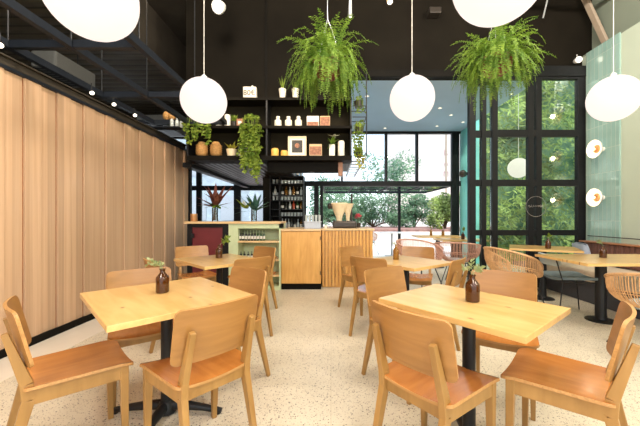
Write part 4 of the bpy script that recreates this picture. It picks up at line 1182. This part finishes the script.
# white building with lettering
t = thing('white_building', 'white building beyond the terrace with a column of small faint letters', 'building', (8.2, 25, 0))
MB().box(-2.6, 3.6, 0, 6, 0, 9.5).build('wall', 'pink_plaster', t)
MB().box(-2.9, 3.9, -.3, 6.2, 9.5, 9.8).build('roof_edge', 'stone_pale', t)
MB().box(.95, 1.08, -.06, 0, 1, 9.4).build('drain_pipe', 'beam_pink', t)
xs = px(446, 25) - 8.2
for k, c in enumerate('RAMA'):
    text_mesh('letter', c, .62, (xs, -.03, pz(153, 25) - k * .85), t, 'red_letter', ext=.02)
t = thing('apartment_building', 'pale blue grey building seen through the left rear windows behind the bar', 'building', (-9, 21, -.02))
MB().box(-9, 6.6, 0, 5, 0, 9).build('wall', 'blue_plaster', t)
mb = MB()
for k in range(6):
    MB().box(-8 + k * 2.4, -6.6 + k * 2.4, -.05, .0, 1.0, 2.6).build('window', 'steel_light', t); MB().box(-8 + k * 2.4, -6.6 + k * 2.4, -.05, .0, 4.0, 5.6).build('window', 'steel_light', t)
# terrace post & table
struct(MB().box(px(398, 11.3), px(400.5, 11.3), 11.26, 11.34, -.02, 2.06).build('terrace_post', 'frame_black'))
t = thing('terrace_table', 'white table out on the bright terrace behind the rattan chairs', 'table', (1.9, 9.75, -.02))
MB().lathe([(.38, .72), (.38, .745), (.3, .75)], 28).build('tabletop', 'plaster_white', t); MB().tube([(0, 0, .02), (0, 0, .72)], .03, 10).build('column', 'steel_light', t)
MB().lathe([(.22, 0), (.22, .012), (.03, .02)], 24).build('foot', 'steel_light', t)
# street railing / low white wall far back
struct(MB().box(-14, 12, 19, 19.15, -.02, .9).build('street_wall', 'plaster_white'))

# green wall behind the glass partition
t = thing('green_wall', 'tall wall of climbing foliage outside behind the black framed glass', 'hedge', (6.0, 8.4, -.02))
MB().box(-2.2, 4.0, .3, .42, 0, 5.8).build('support_wall', 'bush_leaf', t)
mb = MB(); rd = random.Random(77)
def relief(x, z): return .22 * math.sin(x * 3.1 + 1.3 * math.sin(z * 2.3)) + .16 * math.sin(z * 4.1 + x * 1.7) + .1 * math.sin(x * 8 + z * 6)
for k in range(11000):
    x = rd.uniform(-2.2, 3.0); z = rd.uniform(.0, 5.8)
    y_ = .0 - relief(x, z) * 1.3 + rd.uniform(-.16, .2); y_ = min(y_, .29)
    d = Vector((rd.uniform(-1, 1), rd.uniform(-.8, .1), rd.uniform(-1, .3))).normalized()
    sd = Vector((rd.uniform(-1, 1), rd.uniform(-.5, .5), rd.uniform(-1, 1))); sd = (sd - d * sd.dot(d)).normalized()
    mb.leaf((x, y_, z), d, sd, rd.uniform(.10, .26), rd.uniform(.03, .06))
o = mb.build('foliage', 'ivy_leaf', t)
# pale glowing globe placed behind the glass partition
t = thing('globe_behind_glass', 'pale glowing globe hanging behind the glass partition among the leaves', 'lamp', (px(518.5, 7.0), 7.0, pz(168, 7.0)))
MB().sphere((0, 0, 0), .22, 28, 16).build('globe', 'globe_glow', t, smooth=True)
MB().tube([(0, 0, .21), (0, 0, 2.9)], .006, 6).build('cord', 'cord', t)

# ================================================================== LIGHT
w = bpy.data.worlds.new('World'); SC.world = w; w.use_nodes = True
n = w.node_tree.nodes; l = w.node_tree.links
bg = n['Background']
sky = n.new('ShaderNodeTexSky'); sky.sky_type = 'NISHITA'; sky.sun_disc = False; sky.sun_elevation = R(55); sky.sun_rotation = R(100); sky.air_density = 1; sky.dust_density = 3
mx = n.new('ShaderNodeMix'); mx.data_type = 'RGBA'; mx.inputs[0].default_value = .6
sc_ = n.new('ShaderNodeVectorMath'); sc_.operation = 'SCALE'; sc_.inputs['Scale'].default_value = .12
l.new(sky.outputs[0], sc_.inputs[0]); l.new(sc_.outputs[0], mx.inputs[6]); mx.inputs[7].default_value = (.86, .95, 1.0, 1)
l.new(mx.outputs[2], bg.inputs[0]); bg.inputs[1].default_value = 2.6

def sun(e, d, col=(1, .95, .88), ang=3):
    li = bpy.data.lights.new('sun', 'SUN'); li.energy = e; li.angle = R(ang); li.color = col
    lo = bpy.data.objects.new('sun', li); COL.objects.link(lo); lo.rotation_euler = Vector(d).to_track_quat('-Z', 'Y').to_euler(); lo.location = (0, 0, 12)
sun(3.2, (.25, .55, -1))
def point(x, y, z, e, col=(1, .885, .75), r=.22):
    li = bpy.data.lights.new('lamp', 'POINT'); li.energy = e; li.color = col; li.shadow_soft_size = r
    lo = bpy.data.objects.new('lamp', li); COL.objects.link(lo); lo.location = (x, y, z); return lo
# added fill points without fittings, around the camera and high under the ceiling
for X in (-1.29, .84, 2.9):
    point(X, 0.0, ZG, 80); point(X, -1.6, ZG, 50)
for X, Y in ((-1.3, 2.6), (.9, 2.6), (3.0, 2.8), (-1, .8), (1.6, .8), (3.2, .8)):
    point(X, Y, 4.6, 165, r=.3)
def spot(x, y, z, tx, ty, tz, e, size=50, col=(1, .80, .52), r=.06):
    li = bpy.data.lights.new('track', 'SPOT'); li.energy = e; li.color = col; li.spot_size = R(size); li.spot_blend = .7; li.shadow_soft_size = r
    lo = bpy.data.objects.new('track', li); COL.objects.link(lo); lo.location = (x, y, z)
    lo.rotation_euler = (Vector((tx, ty, tz)) - Vector((x, y, z))).to_track_quat('-Z', 'Y').to_euler()
for X in (-2.2, -1.2, -.2): spot(X, 3.6, 4.3, X, 5.3, 2.5, 100, 50, (1, .74, .42))
spot(.2, 2.4, 4.6, px(327, 3.75), 3.75, 3.0, 110, 40, (1, .9, .7)); spot(1.7, 2.3, 4.6, 1.9, 3.6, 3.0, 110, 40, (1, .9, .7))
spot(-1.8, 6.4, 2.0, -1.8, 9, 1.8, 15, 80); point(-.4, 6.3, 1.95, 8, r=.05)

# ================================================================== CAMERA
cam = bpy.data.cameras.new('camera'); co = bpy.data.objects.new('camera', cam); COL.objects.link(co)
co.location = (0, 0, H); co.rotation_euler = (R(90), 0, 0)
cam.sensor_width = 36; cam.lens = F / 640 * 36; cam.shift_x = -(X0 - 320) / 640; cam.shift_y = (Y0 - 213) / 640
cam.clip_start = .02; cam.clip_end = 200
SC.camera = co
SC.view_settings.view_transform = 'Standard'; SC.view_settings.look = 'None'; SC.view_settings.gamma = 1
SC.view_settings.exposure = 0.10; SC.view_settings.use_curve_mapping = False
